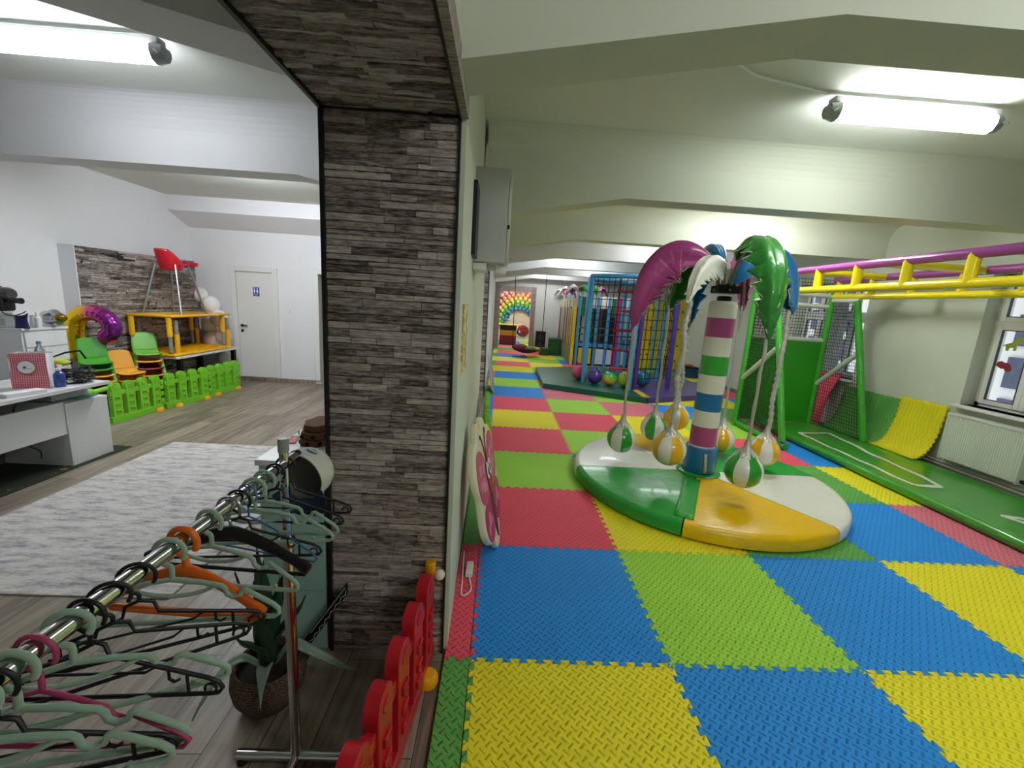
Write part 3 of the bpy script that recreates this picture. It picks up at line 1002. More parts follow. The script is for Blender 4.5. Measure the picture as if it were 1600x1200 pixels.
WM = mat('white_marking', '#DDE2D8', 0.4, coat=0.2)
mk = mark([(4.60, 4.12), (5.12, 4.22), (4.86, 2.30), (4.53, 2.27), (4.60, 4.12)])
W(mk, lm).build('white_outline', WM, lm, smooth=0)
mk = mark([(5.05, 0.4), (4.74, 1.65), (5.2, 1.45), (5.3, 0.4)])
W(mk, lm).build('white_outline', WM, lm, smooth=0)

# ------------------------------------------------------------------ green goal frame with nets
GP = mat('green_wrapped_post', '#3FA52E', 0.3, bump=0.3, bscale=25, var=0.08, coat=0.3, bdist=0.004)
GREYP = mat('grey_wrapped_bar', '#C9CFC8', 0.35, bump=0.2, bscale=25)
goal = thing('goal_frame', 'green padded goal frame with nets at the far end of the green mat', 'play goal', (4.65, 4.3, 0))
def post(a, b, r=0.045):
    mm = M()
    A, B = Vector(a), Vector(b)
    n = max(6, int((B - A).length / 0.13))
    pts, rr = [], []
    for i in range(n + 1):
        p = A + (B - A) * (i / n)
        pts.append(p); rr.append(r)
        if 0 < i < n:
            pts[-1] = p - (B - A).normalized() * 0.004
            pts.append(p); rr.append(r * 0.93)
            pts.append(p + (B - A).normalized() * 0.004); rr.append(r)
    return W(mm.tube(pts, rr, 12), goal)
LX, RX = 4.0, 5.24
post((LX, 4.78, 0.0), (LX, 4.78, 2.3)).build('post', GP, goal)
post((LX + 0.0, 3.62, 0.11), (LX, 4.22, 1.98)).build('post', GP, goal)
post((RX, 4.8, 0.1), (RX, 4.8, 2.3)).build('post', GP, goal)
post((5.33, 3.82, 0.11), (5.22, 4.3, 2.08)).build('post', GP, goal)
post((LX + 0.02, 3.55, 0.05), (LX + 0.02, 4.8, 0.05)).build('base_rail', GP, goal)
for a, b, nm in (((LX, 4.76, 0.80), (LX, 4.08, 1.34), 'grey_bar'), ((RX, 4.78, 0.77), (5.28, 4.16, 1.34), 'grey_bar'),
             ((LX, 4.22, 2.0), (LX, 4.78, 2.02), 'grey_bar'), ((RX, 4.28, 2.09), (RX, 4.8, 2.09), 'grey_bar'),
             ((LX, 4.8, 2.0), (RX, 4.82, 1.99), 'grey_bar'), ((LX, 4.8, 2.17), (RX, 4.82, 2.16), 'grey_bar'), ((LX, 4.79, 1.47), (RX, 4.81, 1.46), 'grey_bar')):
    W(M().tube([a, b], 0.036, 12), goal).build(nm, GREYP, goal)
W(M().box(LX + 0.03, RX - 0.03, 4.79, 4.83, 0.11, 1.44), goal).build('back_panel', mat('green_panel', '#2E9420', 0.4, bump=0.1, bscale=8), goal, bevel=0.008)
NETB = mat('black_net_cord', '#141516', 0.7)
def net(corners, nu, nv, r=0.0035, sag=0.02, seg=4):
    """rectangular cord net between four corners"""
    A, B, C, D = [Vector(c) for c in corners]
    nrm = (B - A).cross(D - A).normalized()
    def pt(u, v):
        p = (A * (1 - u) + B * u) * (1 - v) + (D * (1 - u) + C * u) * v
        return p + nrm * sag * math.sin(PI * u) * math.sin(PI * v)
    mm = M()
    S = 8
    for i in range(nu + 1):
        mm.tube([pt(i / nu, k / S) for k in range(S + 1)], r, seg, cap=False)
    for j in range(nv + 1):
        mm.tube([pt(k / S, j / nv) for k in range(S + 1)], r, seg, cap=False)
    return mm
W(net([(LX, 3.68, 0.12), (LX, 4.74, 0.12), (LX, 4.74, 2.0), (LX, 4.24, 2.0)], 22, 38), goal).build('side_net', NETB, goal)
W(net([(5.32, 3.88, 0.12), (RX, 4.76, 0.12), (RX, 4.76, 2.06), (5.23, 4.3, 2.06)], 20, 38), goal).build('side_net', NETB, goal)
W(net([(LX + 0.03, 4.81, 1.5), (RX - 0.03, 4.82, 1.49), (RX - 0.03, 4.82, 1.98), (LX + 0.03, 4.81, 1.98)], 26, 10), goal).build('back_net', NETB, goal)
W(net([(LX + 0.03, 4.81, 2.2), (RX - 0.03, 4.82, 2.18), (RX - 0.03, 4.82, 2.4), (LX + 0.03, 4.81, 2.4)], 26, 4), goal).build('back_net', NETB, goal)

# ------------------------------------------------------------------ monkey bars
MP = mat('magenta_wrapped_tube', '#93408A', 0.22, bump=0.2, bscale=20, coat=0.5, bdist=0.004)
YP = mat('yellow_wrapped_tube', '#EBD50C', 0.22, bump=0.25, bscale=20, var=0.03, coat=0.5, bdist=0.004)
mb_ = thing('monkey_bars', 'magenta and yellow overhead monkey bars running from the green goal', 'monkey bars', (4.6, 2.0, 2.15))
def wm_(m_):
    return W(m_, mb_)
YA, YB = 4.8, -1.2
for x in (4.05, 5.24):
    wm_(M().tube([(x, YA + (YB - YA) * i / 10, 2.40) for i in range(11)], 0.047, 14)).build('top_tube', MP, mb_, smooth=70)
    wm_(M().tube([(x, YA + (YB - YA) * i / 10, 2.15) for i in range(11)], 0.044, 14)).build('lower_tube', YP, mb_, smooth=70)
    y = 4.18 if x < 5 else 4.72
    while y > -1.1:
        if not (x > 5 and y > 4.6 and False):
            wm_(M().tube([(x, y, 2.15), (x, y, 2.40)], 0.048 if x < 5 else 0.042, 12)).build('strut', YP, mb_, smooth=70)
        y -= 0.59
y = 3.9
while y > -1.1:
    wm_(M().tube([(4.05, y, 2.40), (5.24, y + 0.02, 2.40)], 0.042, 12)).build('rung', YP, mb_, smooth=70)
    y -= 1.18
wm_(M().tube([(5.24, 0.2, ZF), (5.24, 0.2, 2.4)], 0.045, 12)).build('support_post', GP, mb_)
wm_(M().tube([(4.05, -1.1, ZF), (4.05, -1.1, 2.4)], 0.045, 12)).build('support_post', GP, mb_)

# ------------------------------------------------------------------ radiator, pipe, curtain, curled mats by the outer wall
rad = thing('radiator', 'white ribbed panel radiator under the window', 'radiator', (5.58, 2.6, 0.18))
RW = mat('radiator_enamel', '#DFE2D8', 0.35)
y0, y1, z0, z1 = 2.22, 3.0, 0.19, 0.77
m = M()
nr = 34
pts = []
for i in range(nr * 4 + 1):
    u = i / (nr * 4)
    ph = (i % 4)
    pts.append((0.0 if ph in (0, 1) else 0.008, y0 + (y1 - y0) * u))
outl = [(5.545 + 0.0 + p[0], p[1]) for p in pts]
vs, fs = [], []
for x, yy in outl:
    vs += [(x, yy, z0 + 0.02), (x, yy, z1 - 0.03)]
for i in range(len(outl) - 1):
    fs.append((2 * i, 2 * i + 2, 2 * i + 3, 2 * i + 1))
m.add(vs, fs)
W(m, rad).build('ribbed_face', RW, rad, smooth=0)
W(M().box(5.555, 5.64, y0, y1, z0 + 0.01, z1 - 0.015), rad).build('body', RW, rad, bevel=0.006)
W(M().box(5.54, 5.65, y0 - 0.005, y1 + 0.005, z1 - 0.025, z1).box(5.54, 5.65, y1 - 0.004, y1 + 0.012, z0, z1).box(5.54, 5.65, y0 - 0.012, y0 + 0.004, z0, z1), rad).build('cover', RW, rad, bevel=0.004)
W(M().box(5.65, 5.7, 2.36, 2.42, 0.3, 0.7).box(5.65, 5.7, 2.8, 2.86, 0.3, 0.7), rad).build('wall_bracket', RW, rad)
W(M().lathe([(0.018, 0), (0.022, 0.01), (0.022, 0.05), (0.0001, 0.055)], (5.6, y0 - 0.01, 0.23), 14, axis=(0, -1, 0)), rad).build('valve', BLACK, rad)
hp = M()
for z in (0.09, 0.13):
    hp.tube([(5.665, -3.3, z), (5.665, 4.5, z)], 0.011, 8)
hp.tube([(5.665, y1 + 0.03, 0.13), (5.665, y1 + 0.03, 0.74), (5.63, y1, 0.745)], 0.011, 8)
tag(hp.build('heating_pipe', RW), 'pair of white heating pipes along the outer wall below the radiator', 'pipe')

cu = M()
def cur(u, v):
    y = 4.93 + 0.42 * u
    return (5.62 + 0.03 * math.sin(u * 30) * (0.5 + 0.5 * v) + 0.0, y + 0.08 * (1 - v) * (u - 0.5), 0.55 + 1.6 * v)
cu.grid(cur, 50, 6)
tag(cu.build('curtain', mat('grey_curtain', '#B9BCC3', 0.85, var=0.05), solid=0.004, smooth=70), 'gathered pale grey curtain beside the window behind the goal', 'curtain')

def curled(y0, y1, xf, xw, zt, color, label):
    """foam tile standing curled up against the outer wall, teeth along its edges"""
    m = M()
    N = 40
    e = E12
    prof = [(xf + (xw - xf) * math.sin(t * PI / 2) ** 0.8, 0.118 + (zt - 0.10) * (1 - math.cos(t * PI / 2)) ** 1.0) for t in [i / N for i in range(N + 1)]]
    vs, fs = [], []
    for i, (x, z) in enumerate(prof):
        k = 0.014 if (i % 3) < 2 else -0.004
        if i in (0, N):
            pass
        for j in range(25):
            v = j / 24
            yy = y0 + (y1 - y0) * v
            if j == 0: yy -= k
            if j == 24: yy += k
            zz = z + (0.014 if (i == N and j % 2) else 0)
            vs.append((x, yy, zz))
    for i in range(N):
        for j in range(24):
            a = i * 25 + j
            fs.append((a, a + 25, a + 26, a + 1))
    m.add(vs, fs)
    o = m.build('curled_foam_mat', FOAM[color], solid=0.016, smooth=50)
    return tag(o, label, 'floor mat', 'foam mats curled against the outer wall')
curled(3.14, 3.74, 5.36, 5.66, 0.79, 'yellow', 'yellow foam mat curled up against the outer wall beside the radiator')
curled(3.76, 4.7, 5.38, 5.66, 0.74, 'green', 'green foam mat curled up against the outer wall behind the goal net')
m = M()
pr = []
for i in range(25):
    t = i / 24
    pr.append((5.36 + 0.28 * t ** 1.6, 0.12 + 0.78 * t))
m.grid(lambda u, v: (5.33 + 0.27 * u ** 1.8, 4.66 + 0.5 * v + 0.1 * u, 0.125 + 0.8 * u + (0.012 if (round(v * 24) % 2 and u > 0.99) else 0)), 24, 24)
tag(m.build('curled_foam_mat', FOAM['red'], solid=0.016, smooth=50), 'red foam mat leaning behind the goal net', 'floor mat', 'foam mats curled against the outer wall')

# window stickers
def sticker(poly, c, s, mm, label, nm):
    m = M()
    x = XR + 0.176
    m.prism(poly, lambda a, b: (x, c[0] - a * s, c[1] + b * s), lambda a, b: (x - 0.004, c[0] - a * s, c[1] + b * s))
    return tag(m.build(nm, mm, smooth=0), label, 'sticker')
DINO = [(-1.0, -0.2), (-0.6, -0.25), (-0.5, -0.75), (-0.25, -0.75), (-0.2, -0.4), (0.15, -0.35), (0.2, -0.7), (0.45, -0.65), (0.45, -0.1), (0.55, 0.15), (0.95, 0.2), (1.0, 0.55), (0.75, 0.85), (0.35, 0.8), (0.15, 0.45), (-0.1, 0.2), (-0.45, 0.05)]
sticker(DINO, (2.83, 1.63), 0.1, mat('sticker_green', '#97A33A', 0.5, var=0.35, vscale=30), 'green animal sticker on the window pane', 'window_sticker')
BUG = [(-0.9, 0.1), (-0.75, 0.6), (-0.3, 0.75), (0.05, 0.55), (0.4, 0.6), (0.85, 0.25), (1.0, -0.25), (0.75, -0.6), (0.35, -0.55), (0.1, -0.25), (-0.2, -0.3), (-0.5, -0.15)]
sticker(BUG, (2.86, 1.37), 0.085, mat('sticker_red', '#96303E', 0.5, var=0.35, vscale=30), 'dark red animal sticker low on the window pane', 'window_sticker')
# ------------------------------------------------------------------ hexagonal net tower on padded base
LB = mat('light_blue_tube', '#4E9CCB', 0.3, bump=0.15, bscale=20, coat=0.3)
VT = mat('violet_tube', '#43308A', 0.3, bump=0.15, bscale=20, coat=0.3)
REDP = mat('red_plastic', '#C6263C', 0.35)
hexb = [(1.04, 6.98), (2.97, 6.03), (4.86, 6.9), (4.88, 9.15), (2.95, 10.15), (1.06, 9.3)]
hc = Vector((2.96, 8.05))
hp_ = [(1.98, 7.42), (2.80, 6.76), (3.78, 7.14), (3.94, 8.17), (3.13, 8.84), (2.15, 8.46)]
pad = thing('padded_hexagon_base', 'dark green and violet padded hexagon platform under the blue net tower', 'soft play platform', (hc.x, hc.y, 0))
for i in range(6):
    A, B = Vector(hexb[i]), Vector(hexb[(i + 1) % 6])
    sh = 0.006
    c = hc + ((A + B) / 2 - hc) * 0.01
    poly = [c + (A - c) * 0.004, c + (A - c) * 1.0 + (B - A).normalized() * sh, c + (B - c) * 1.0 - (B - A).normalized() * sh, c + (B - c) * 0.004]
    m = M()
    m.prism([tuple(p) for p in poly], lambda a, b: (a, b, 0.0), lambda a, b: (a, b, 0.115))
    W(m, pad).build('pad_wedge', VVIOLET if i in (1, 2) else VDARK, pad, bevel=0.02, bseg=3)
st = M()
A = Vector(hexb[1]); d = (hc - A).normalized(); nn = Vector((-d.y, d.x))
st.prism([tuple(A + d * 0.06 + nn * 0.07), tuple(A + d * 0.06 - nn * 0.07), tuple(A + d * 0.78 - nn * 0.07), tuple(A + d * 0.78 + nn * 0.07)], lambda a, b: (a, b, 0.114), lambda a, b: (a, b, 0.12))
W(st, pad).build('yellow_strip', VYEL, pad, smooth=0)
tw = thing('net_tower', 'light blue six-sided climbing tower with black rope nets', 'climbing frame', (hc.x, hc.y, 0.115))
ZT = 2.43
for i, (x, y) in enumerate(hp_):
    W(M().tube([(x, y, 0.115), (x, y, ZT)], 0.055, 14), tw).build('post', VT if i in (2,) else LB, tw)
    B = hp_[(i + 1) % 6]
    W(M().tube([(x, y, ZT), (B[0], B[1], ZT)], 0.052, 14), tw).build('top_rail', LB, tw)
x, y = hp_[1]
W(M().tube([(x + 0.14, y + 0.05, 0.115), (x + 0.14, y + 0.05, ZT - 0.03)], 0.05, 14), tw).build('post', VT, tw)
for i in (0, 1, 5, 2):
    A, B = hp_[i], hp_[(i + 1) % 6]
    W(net([(A[0], A[1], 0.35 if i else 0.9), (B[0], B[1], 0.35 if i else 0.9), (B[0], B[1], ZT - 0.03), (A[0], A[1], ZT - 0.03)], 8, 10, r=0.0085, sag=0.04, seg=5), tw).build('rope_net', NETB, tw)
ld = thing('rope_ladder', 'red-runged rope ladder hanging inside the blue net tower', 'rope ladder', (2.72, 7.1, 0.3))
for k in range(5):
    z = 0.5 + k * 0.41
    m = M().tube([(2.5, 7.12, z), (2.93, 7.0, z)], 0.026, 10)
    W(m, ld).build('rung', REDP, ld)
    for ex, ey in ((2.5, 7.12), (2.93, 7.0)):
        W(M().lathe([(0.04, -0.03), (0.04, 0.03)], (ex, ey, z), 12), ld).build('rung_end', REDP, ld)
for x, y in ((2.5, 7.12), (2.93, 7.0)):
    W(M().tube([(x, y, 0.4), (x, y, ZT)], 0.01, 6), ld).build('rope', NETB, ld)

def hopper(x, y, r, mm, label):
    t = thing('hopper_ball', label, 'bouncing ball', (x, y, 0.116), 0, 'hopper balls by the net tower')
    M().ball((0, 0, r), r, 28, 18).build('ball', mm, t, smooth=80)
    M().tube(arc((0, 0, 2 * r - 0.01), 0.045, -10, 190, 12), 0.011, 8).lathe([(0.05, 2 * r - 0.016), (0.045, 2 * r + 0.004), (0.0001, 2 * r + 0.006)], (0, 0, 0), 16).build('handle', mm, t, smooth=70)
    return t
def rainbow():
    m = mat('rainbow_rubber', '#7CC13A', 0.2, coat=0.5)
    nt = m.node_tree
    g = nt.nodes.new('ShaderNodeTexCoord')
    s = nt.nodes.new('ShaderNodeSeparateXYZ')
    nt.links.new(g.outputs['Object'], s.inputs[0])
    c = ramp(nt, mathn(nt, 'ADD', mathn(nt, 'MULTIPLY', s.outputs[2], 2.7), mathn(nt, 'MULTIPLY', s.outputs[0], 0.8)), [(0.05, '#E0523C'), (0.25, '#E9C22E'), (0.5, '#7CC13A'), (0.75, '#2E9C52'), (0.95, '#2C6FB4')])
    nt.links.new(c, nt.nodes['Principled BSDF'].inputs['Base Color'])
    return m
hopper(1.93, 7.72, 0.17, mat('pink_rubber', '#DC4A74', 0.25, coat=0.5), 'pink hopper ball beside the left blue post')
hopper(2.2, 7.28, 0.165, mat('violet_rubber', '#4A2F84', 0.2, coat=0.5), 'dark violet hopper ball with a loop handle')
hopper(2.5, 7.14, 0.16, rainbow(), 'rainbow hopper ball in green, yellow and red')
hopper(2.83, 7.1, 0.165, mat('lime_rubber', '#B7CE35', 0.2, coat=0.5), 'lime yellow hopper ball with a loop handle')
hopper(3.27, 7.3, 0.175, mat('teal_rubber', '#1F6E86', 0.2, coat=0.5), 'dark teal hopper ball behind the violet post')

# ------------------------------------------------------------------ big play tower with plank walls
TY = mat('plank_yellow', '#E8C91C', 0.4, bump=0.1, bscale=20)
TR = mat('plank_red', '#A93036', 0.4)
TG = mat('plank_green', '#2F7044', 0.4)
TB = mat('plank_turquoise', '#7DB7B5', 0.4)
TC = mat('plank_cream', '#D9D3BC', 0.5)
TBR = mat('plank_brown', '#6B3F3A', 0.5)
TM = mat('magenta_post', '#A8347C', 0.4)
DK = mat('dark_inside', '#20242A', 0.8)
pt = thing('play_tower', 'large play tower with yellow, red and green plank walls behind the net tower', 'play tower', (3.9, 13.2, 0))
def wp(m_):
    return W(m_, pt)
X0, X1, Y0, Y1 = 2.3, 5.45, 11.0, 14.4
seq = [TY, TG, TC, TR, TY, TR, TC, TG, TG, TC, TR, TR, TC, TB, TB, TC, TBR, TBR, TC]
yy = Y0 + 0.05
dy = (Y1 - Y0 - 0.1) / len(seq)
for i, mm in enumerate(seq):
    z0 = 0.55
    wp(M().box(X0 - 0.02, X0 + 0.03, yy + 0.006, yy + dy - 0.02, z0, 1.72 if mm is not TC else 1.98)).build('plank', mm, pt, bevel=0.006)
    yy += dy
wp(M().box(X0 - 0.01, X0 + 0.02, Y0 + 0.03, Y1, 0.02, 0.55)).build('printed_panel', mat('stone_print_panel', '#8F9083', 0.5, var=0.55, vscale=9), pt)
wp(M().box(X0 - 0.05, X0 + 0.04, Y0 - 0.02, Y0 + 0.07, 0.0, 1.8)).build('corner_post', TY, pt, bevel=0.01)
wp(M().box(X0 + 0.0, X0 + 0.05, Y0 + 0.05, Y1, 1.76, 2.02)).build('valance', TC, pt)
# front side (facing the camera)
for x, mm in ((2.42, LB), (2.98, LB), (3.32, LB), (3.62, TM), (3.95, LB), (4.2, LB), (4.62, LB)):
    wp(M().tube([(x, Y0, 0), (x, Y0, 2.1)], 0.05 if mm is not TM else 0.09, 12)).build('post', mm, pt)
wp(M().box(2.4, 4.3, Y0 + 0.35, Y0 + 0.45, 1.78, 2.12)).build('valance', VWHITE, pt)
for x in (2.5, 3.5, 4.0):
    wp(M().box(x, x + 0.16, Y0 + 0.3, Y0 + 0.34, 1.5, 2.08)).build('green_banner', TG, pt)
wp(M().box(3.66, 3.8, Y0 + 0.28, Y0 + 0.32, 1.6, 2.05)).build('yellow_banner', TY, pt)
wp(M().box(2.42, 5.4, Y0 + 0.05, Y0 + 0.12, 0.58, 0.68)).build('deck_edge', LB, pt, bevel=0.01)
wp(M().box(2.42, 5.4, Y0 + 0.1, Y1 - 0.1, 0.6, 0.64)).build('deck', mat('deck_teal', '#2F5C7A', 0.6), pt)
for x, w, mm in ((2.5, 0.4, TY), (3.02, 0.28, VWHITE), (3.36, 0.24, VWHITE), (3.72, 0.3, TC), (4.02, 0.3, VVIOLET)):
    wp(M().box(x, x + w, Y0 + 0.02, Y0 + 0.05, 0.06, 0.54)).build('lower_panel', mm, pt, bevel=0.006)
wp(M().box(2.4, 4.3, 12.6, 12.64, 0.1, 1.75)).build('inner_wall', DK, pt)
for x, mm in ((2.62, TR), (2.8, TC), (3.1, TG), (3.4, TBR), (4.05, TR)):
    wp(M().box(x, x + 0.1, 12.5, 12.56, 0.64, 1.75)).build('inner_plank', mm, pt)
for z in (0.95, 1.15):
    wp(M().tube([(2.45, Y0 + 0.3, z), (4.3, Y0 + 0.3, z)], 0.025, 8)).build('rail', mat('rail_teal', '#3B7A6A', 0.4), pt)
# yellow climbing boards on the right of the front
for i, (x, w, z1) in enumerate(((4.22, 0.26, 2.12), (4.49, 0.22, 2.28), (4.75, 0.28, 2.1), (5.08, 0.26, 2.3), (5.36, 0.24, 2.3))):
    p_ = wp(M().box(x, x + w, Y0 - 0.14, Y0 - 0.1, 0.05, z1)).build('climbing_board', TY, pt, bevel=0.008)
    h = M()
    rr = random.Random(i)
    for k in range(4):
        h.ball((x + w * rr.uniform(0.3, 0.7), Y0 - 0.15, 0.3 + 0.45 * k + rr.uniform(0, 0.2)), 0.035, 8, 6, sq=(1, 0.6, 1))
    wp(h).build('climbing_hold', (TG, TR, LB, TR, TG)[i], p_)
W(M().tube([(4.72, Y0 - 0.2, 0.0), (4.72, Y0 - 0.2, 2.3)], 0.05, 12), pt).build('post', LB, pt)
wp(M().box(4.2, 5.6, Y0 - 0.1, Y0 - 0.04, 0.02, 2.0)).build('board_backing', TY, pt)
# small vinyl palm leaves on top of the tower
def small_palm(x, y, z, cols, label, s=1.0):
    t = thing('small_vinyl_palm', label, 'vinyl palm', (x, y, z), 0, 'small vinyl palms topping the play tower')
    M().tube([(0, 0, 0), (0, 0, 0.32 * s)], 0.05 * s, 10).build('stem', VWHITE, t)
    for k, mm in enumerate(cols):
        a = 2 * PI * k / len(cols) + 0.4
        m = M()
        def lf(u, v):
            r = (0.04 + 0.42 * u) * s; zz = (0.3 + 0.26 * math.sin(u * 2.6) - 0.22 * u) * s
            w = 0.13 * s * math.sin(PI * min(1, 0.12 + u * 0.9)) * (v - 0.5) * 2
            return (r * math.cos(a) - w * math.sin(a), r * math.sin(a) + w * math.cos(a), zz - abs(v - 0.5) * 0.16 * s)
        m.grid(lf, 10, 4)
        m.build('leaf', mm, t, solid=0.012, smooth=60)
    return t
small_palm(2.45, 11.45, 2.0, [VBLUE, VPURP, VWHITE, VLEAF], 'small vinyl palm with blue and magenta leaves nearest the tower corner', 1.0)
small_palm(2.95, 11.5, 2.0, [VPURP, VWHITE, VLEAF], 'small vinyl palm with white and dark red leaves beside the blue net tower', 1.0)
small_palm(2.42, 12.6, 1.98, [VWHITE, FOILG, VBLUE], 'small vinyl palm with white and grey leaves midway along the tower', 1.0)
small_palm(2.42, 14.1, 1.98, [VPURP, VWHITE, VPINK], 'small vinyl palm with magenta leaves at the far tower end', 1.0)

# ------------------------------------------------------------------ far end: box, hammock, speaker, cubes, table, party room
bx = thing('storage_box', 'blue storage box with black lid beside the outer wall', 'box', (5.42, 9.85, 0))
M().box(-0.22, 0.22, -0.2, 0.2, 0, 0.26).build('bin', mat('box_blue', '#22406F', 0.4), bx, bevel=0.015)
M().box(-0.235, 0.235, -0.215, 0.215, 0.26, 0.31).build('lid', BLACK, bx, bevel=0.01)
M().box(-0.1, 0.12, -0.08, 0.1, 0.31, 0.36).build('lid_tray', mat('tray_orange', '#B4652A', 0.5, var=0.4, vscale=20), bx, bevel=0.01)

hm = thing('hammock_swing', 'dark red, green and yellow nest hammock hanging low over the mats', 'hammock', (1.0, 12.5, 0.1))
m = M()
def hs(u, v):
    a = 2 * PI * v
    r = 0.5 * u
    return (r * math.cos(a) * 1.0, r * math.sin(a), 0.02 + 0.16 * u ** 2.2)
m.grid(hs, 8, 32)
m.build('nest_seat', mat('hammock_red', '#4E1524', 0.6, bump=0.4, bscale=20), hm, solid=0.02, smooth=70)
for c, s, mm, nm in (((-0.22, -0.12, 0.2), (0.27, 0.22, 0.13), mat('cushion_crimson', '#8E1F38', 0.7), 'cushion'), ((0.1, -0.16, 0.17), (0.22, 0.2, 0.1), mat('cushion_green', '#5A8B33', 0.7), 'cushion'), ((0.3, -0.05, 0.16), (0.18, 0.2, 0.09), mat('cushion_yellow', '#D8B72C', 0.7), 'cushion')):
    M().ball(c, 1.0, 18, 12, sq=s).build(nm, mm, hm, smooth=80)
for x0, x1 in ((-0.49, -0.52), (0.5, 0.52)):
    M().tube([(x0, 0, 0.18), (x1, 0, CEIL - 0.1)], 0.012, 6).build('rope', NETB, hm)

spk = thing('loudspeaker', 'black floor loudspeaker against the end wall', 'loudspeaker', (1.62, 14.25, 0))
M().box(-0.18, 0.18, -0.17, 0.17, 0.0, 0.78).build('cabinet', BLACK, spk, bevel=0.02)
for z, r in ((0.24, 0.13), (0.55, 0.11)):
    M().lathe([(r, 0), (r * 0.9, 0.012), (r * 0.3, -0.004 + 0.012), (0.0001, 0.02)], (0, -0.172, z), 20, axis=(0, -1, 0)).build('speaker_cone', mat('speaker_grey', '#3C3E42', 0.5), spk)
def softblock(x, y, sx, sy, sz, mm, label, z=0.0, nm='soft_block', cat='soft block'):
    return tag(M().box(x, x + sx, y, y + sy, z, z + sz).build(nm, mm, bevel=0.03, bseg=3), label, cat)
softblock(1.85, 13.2, 0.4, 0.45, 0.62, mat('block_green', '#2E6A38', 0.45, bump=0.2, bscale=10), 'tall green soft play block in front of the loudspeaker')
softblock(1.5, 13.0, 0.34, 0.4, 0.26, mat('block_dark_green', '#28583A', 0.45, bump=0.2, bscale=10), 'low dark green soft play block beside the hammock')

tb = thing('layered_counter', 'low counter with yellow top and black, gold and red bands', 'counter', (0.42, 16.4, 0))
M().box(-0.58, 0.52, -0.3, 0.3, 0.83, 0.87).build('top', TY, tb, bevel=0.01)
for z0, z1, mm in ((0.62, 0.83, BLACK), (0.4, 0.62, mat('band_gold', '#B98A1E', 0.4)), (0.0, 0.4, mat('band_red', '#6F1A22', 0.5))):
    M().box(-0.36, 0.34, -0.24, 0.24, z0, z1).build('band', mm, tb, bevel=0.008)

# balloon rainbow on the party room wall
arch = thing('balloon_rainbow', 'rainbow arch made of pink, orange, yellow, green and blue balloons', 'balloon arch', (0.98, 18.85, 0.3))
BC = [('#F6B4B4', 1.42, 21), ('#F7AE92', 1.24, 19), ('#F8D672', 1.07, 17), ('#A8D862', 0.91, 15), ('#52B58A', 0.77, 14), ('#5A97D2', 0.64, 12)]
rr = random.Random(3)
for i, (hx, R_, nbl) in enumerate(BC):
    mm = mat('balloon_%s' % ['pink', 'coral', 'yellow', 'green', 'jade', 'blue'][i], hx, 0.25, coat=0.3)
    me = None
    for k in range(nbl):
        a = PI * (k + 0.5 * (i % 2)) / (nbl - 1)
        r = 0.105 if i < 4 else 0.09
        if me is None:
            o = M().ball((0, 0, 0), r, 14, 9, sq=(1, 1, 1.1)).build('balloon', mm, arch, smooth=80)
            me = o
        else:
            o = me.copy(); COL.objects.link(o); o.parent = arch
        o.location = (1.08 * R_ * math.cos(a), -0.02 + rr.uniform(-0.05, 0.02), 0.55 + R_ * math.sin(a) * 1.08 + rr.uniform(-0.02, 0.02))
M().tube([(1.1 * math.cos(PI * i / 24), 0.08, 0.55 + 1.1 * math.sin(PI * i / 24)) for i in range(25)], 0.02, 6).build('arch_frame', PVC, arch)
ladyb = thing('ladybird_cutout', 'round red ladybird cut-out standing under the balloon rainbow', 'ladybird', (1.12, 18.0, 0))
W(M().lathe([(0.33, 0), (0.33, 0.06)], (1.12, 18.0, 0.5), 28, axis=(0, -1, 0)), ladyb).build('backing', VWHITE, ladyb, bevel=0.01)
W(M().lathe([(0.28, 0.06), (0.25, 0.1), (0.0001, 0.13)], (1.14, 18.0, 0.52), 28, axis=(0, -1, 0)), ladyb).build('shell', mat('ladybird_red', '#93303A', 0.4), ladyb)
h = M()
for dx, dz in ((0.1, 0.12), (-0.05, 0.14), (0.15, -0.05), (0.02, -0.1)):
    h.lathe([(0.035, 0), (0.03, 0.02), (0.0001, 0.022)], (1.14 + dx, 17.9, 0.52 + dz), 12, axis=(0, -1, 0))
W(h, ladyb).build('spots', BLACK, ladyb)
W(M().lathe([(0.1, 0.06), (0.08, 0.13), (0.0001, 0.15)], (0.93, 18.0, 0.45), 16, axis=(0, -1, 0)), ladyb).build('face', BLACK, ladyb)
W(M().lathe([(0.05, 0), (0.0001, 0.02)], (0.97, 17.86, 0.47), 12, axis=(0, -1, 0)), ladyb).build('eye', VWHITE, ladyb)
W(M().box(0.85, 1.4, 17.97, 18.1, 0.0, 0.2), ladyb).build('stand', VWHITE, ladyb, bevel=0.01)
# party room window
pw = M()
x0, x1, z0, z1, y = -0.6, 0.55, 0.95, 2.45, 18.97
for a, b in ((x0, x0 + 0.06), (-0.24, -0.16), (0.14, 0.22), (x1 - 0.06, x1)):
    pw.box(a, b, y - 0.05, y + 0.03, z0, z1)
for a in (z0, 1.6, z1 - 0.06):
    pw.box(x0, x1, y - 0.045, y + 0.03, a, a + 0.07)
o = pw.build('window_3', PVC, bevel=0.006); o['kind'] = 'structure'; o['label'] = 'white framed window in the party room'
M().box(x0 + 0.03, x1 - 0.03, y - 0.01, y + 0.02, z0 + 0.03, z1 - 0.03).build('pane', mat('dusk_glass', '#5C6672', 0.1, spec=0.6, var=0.3), o)

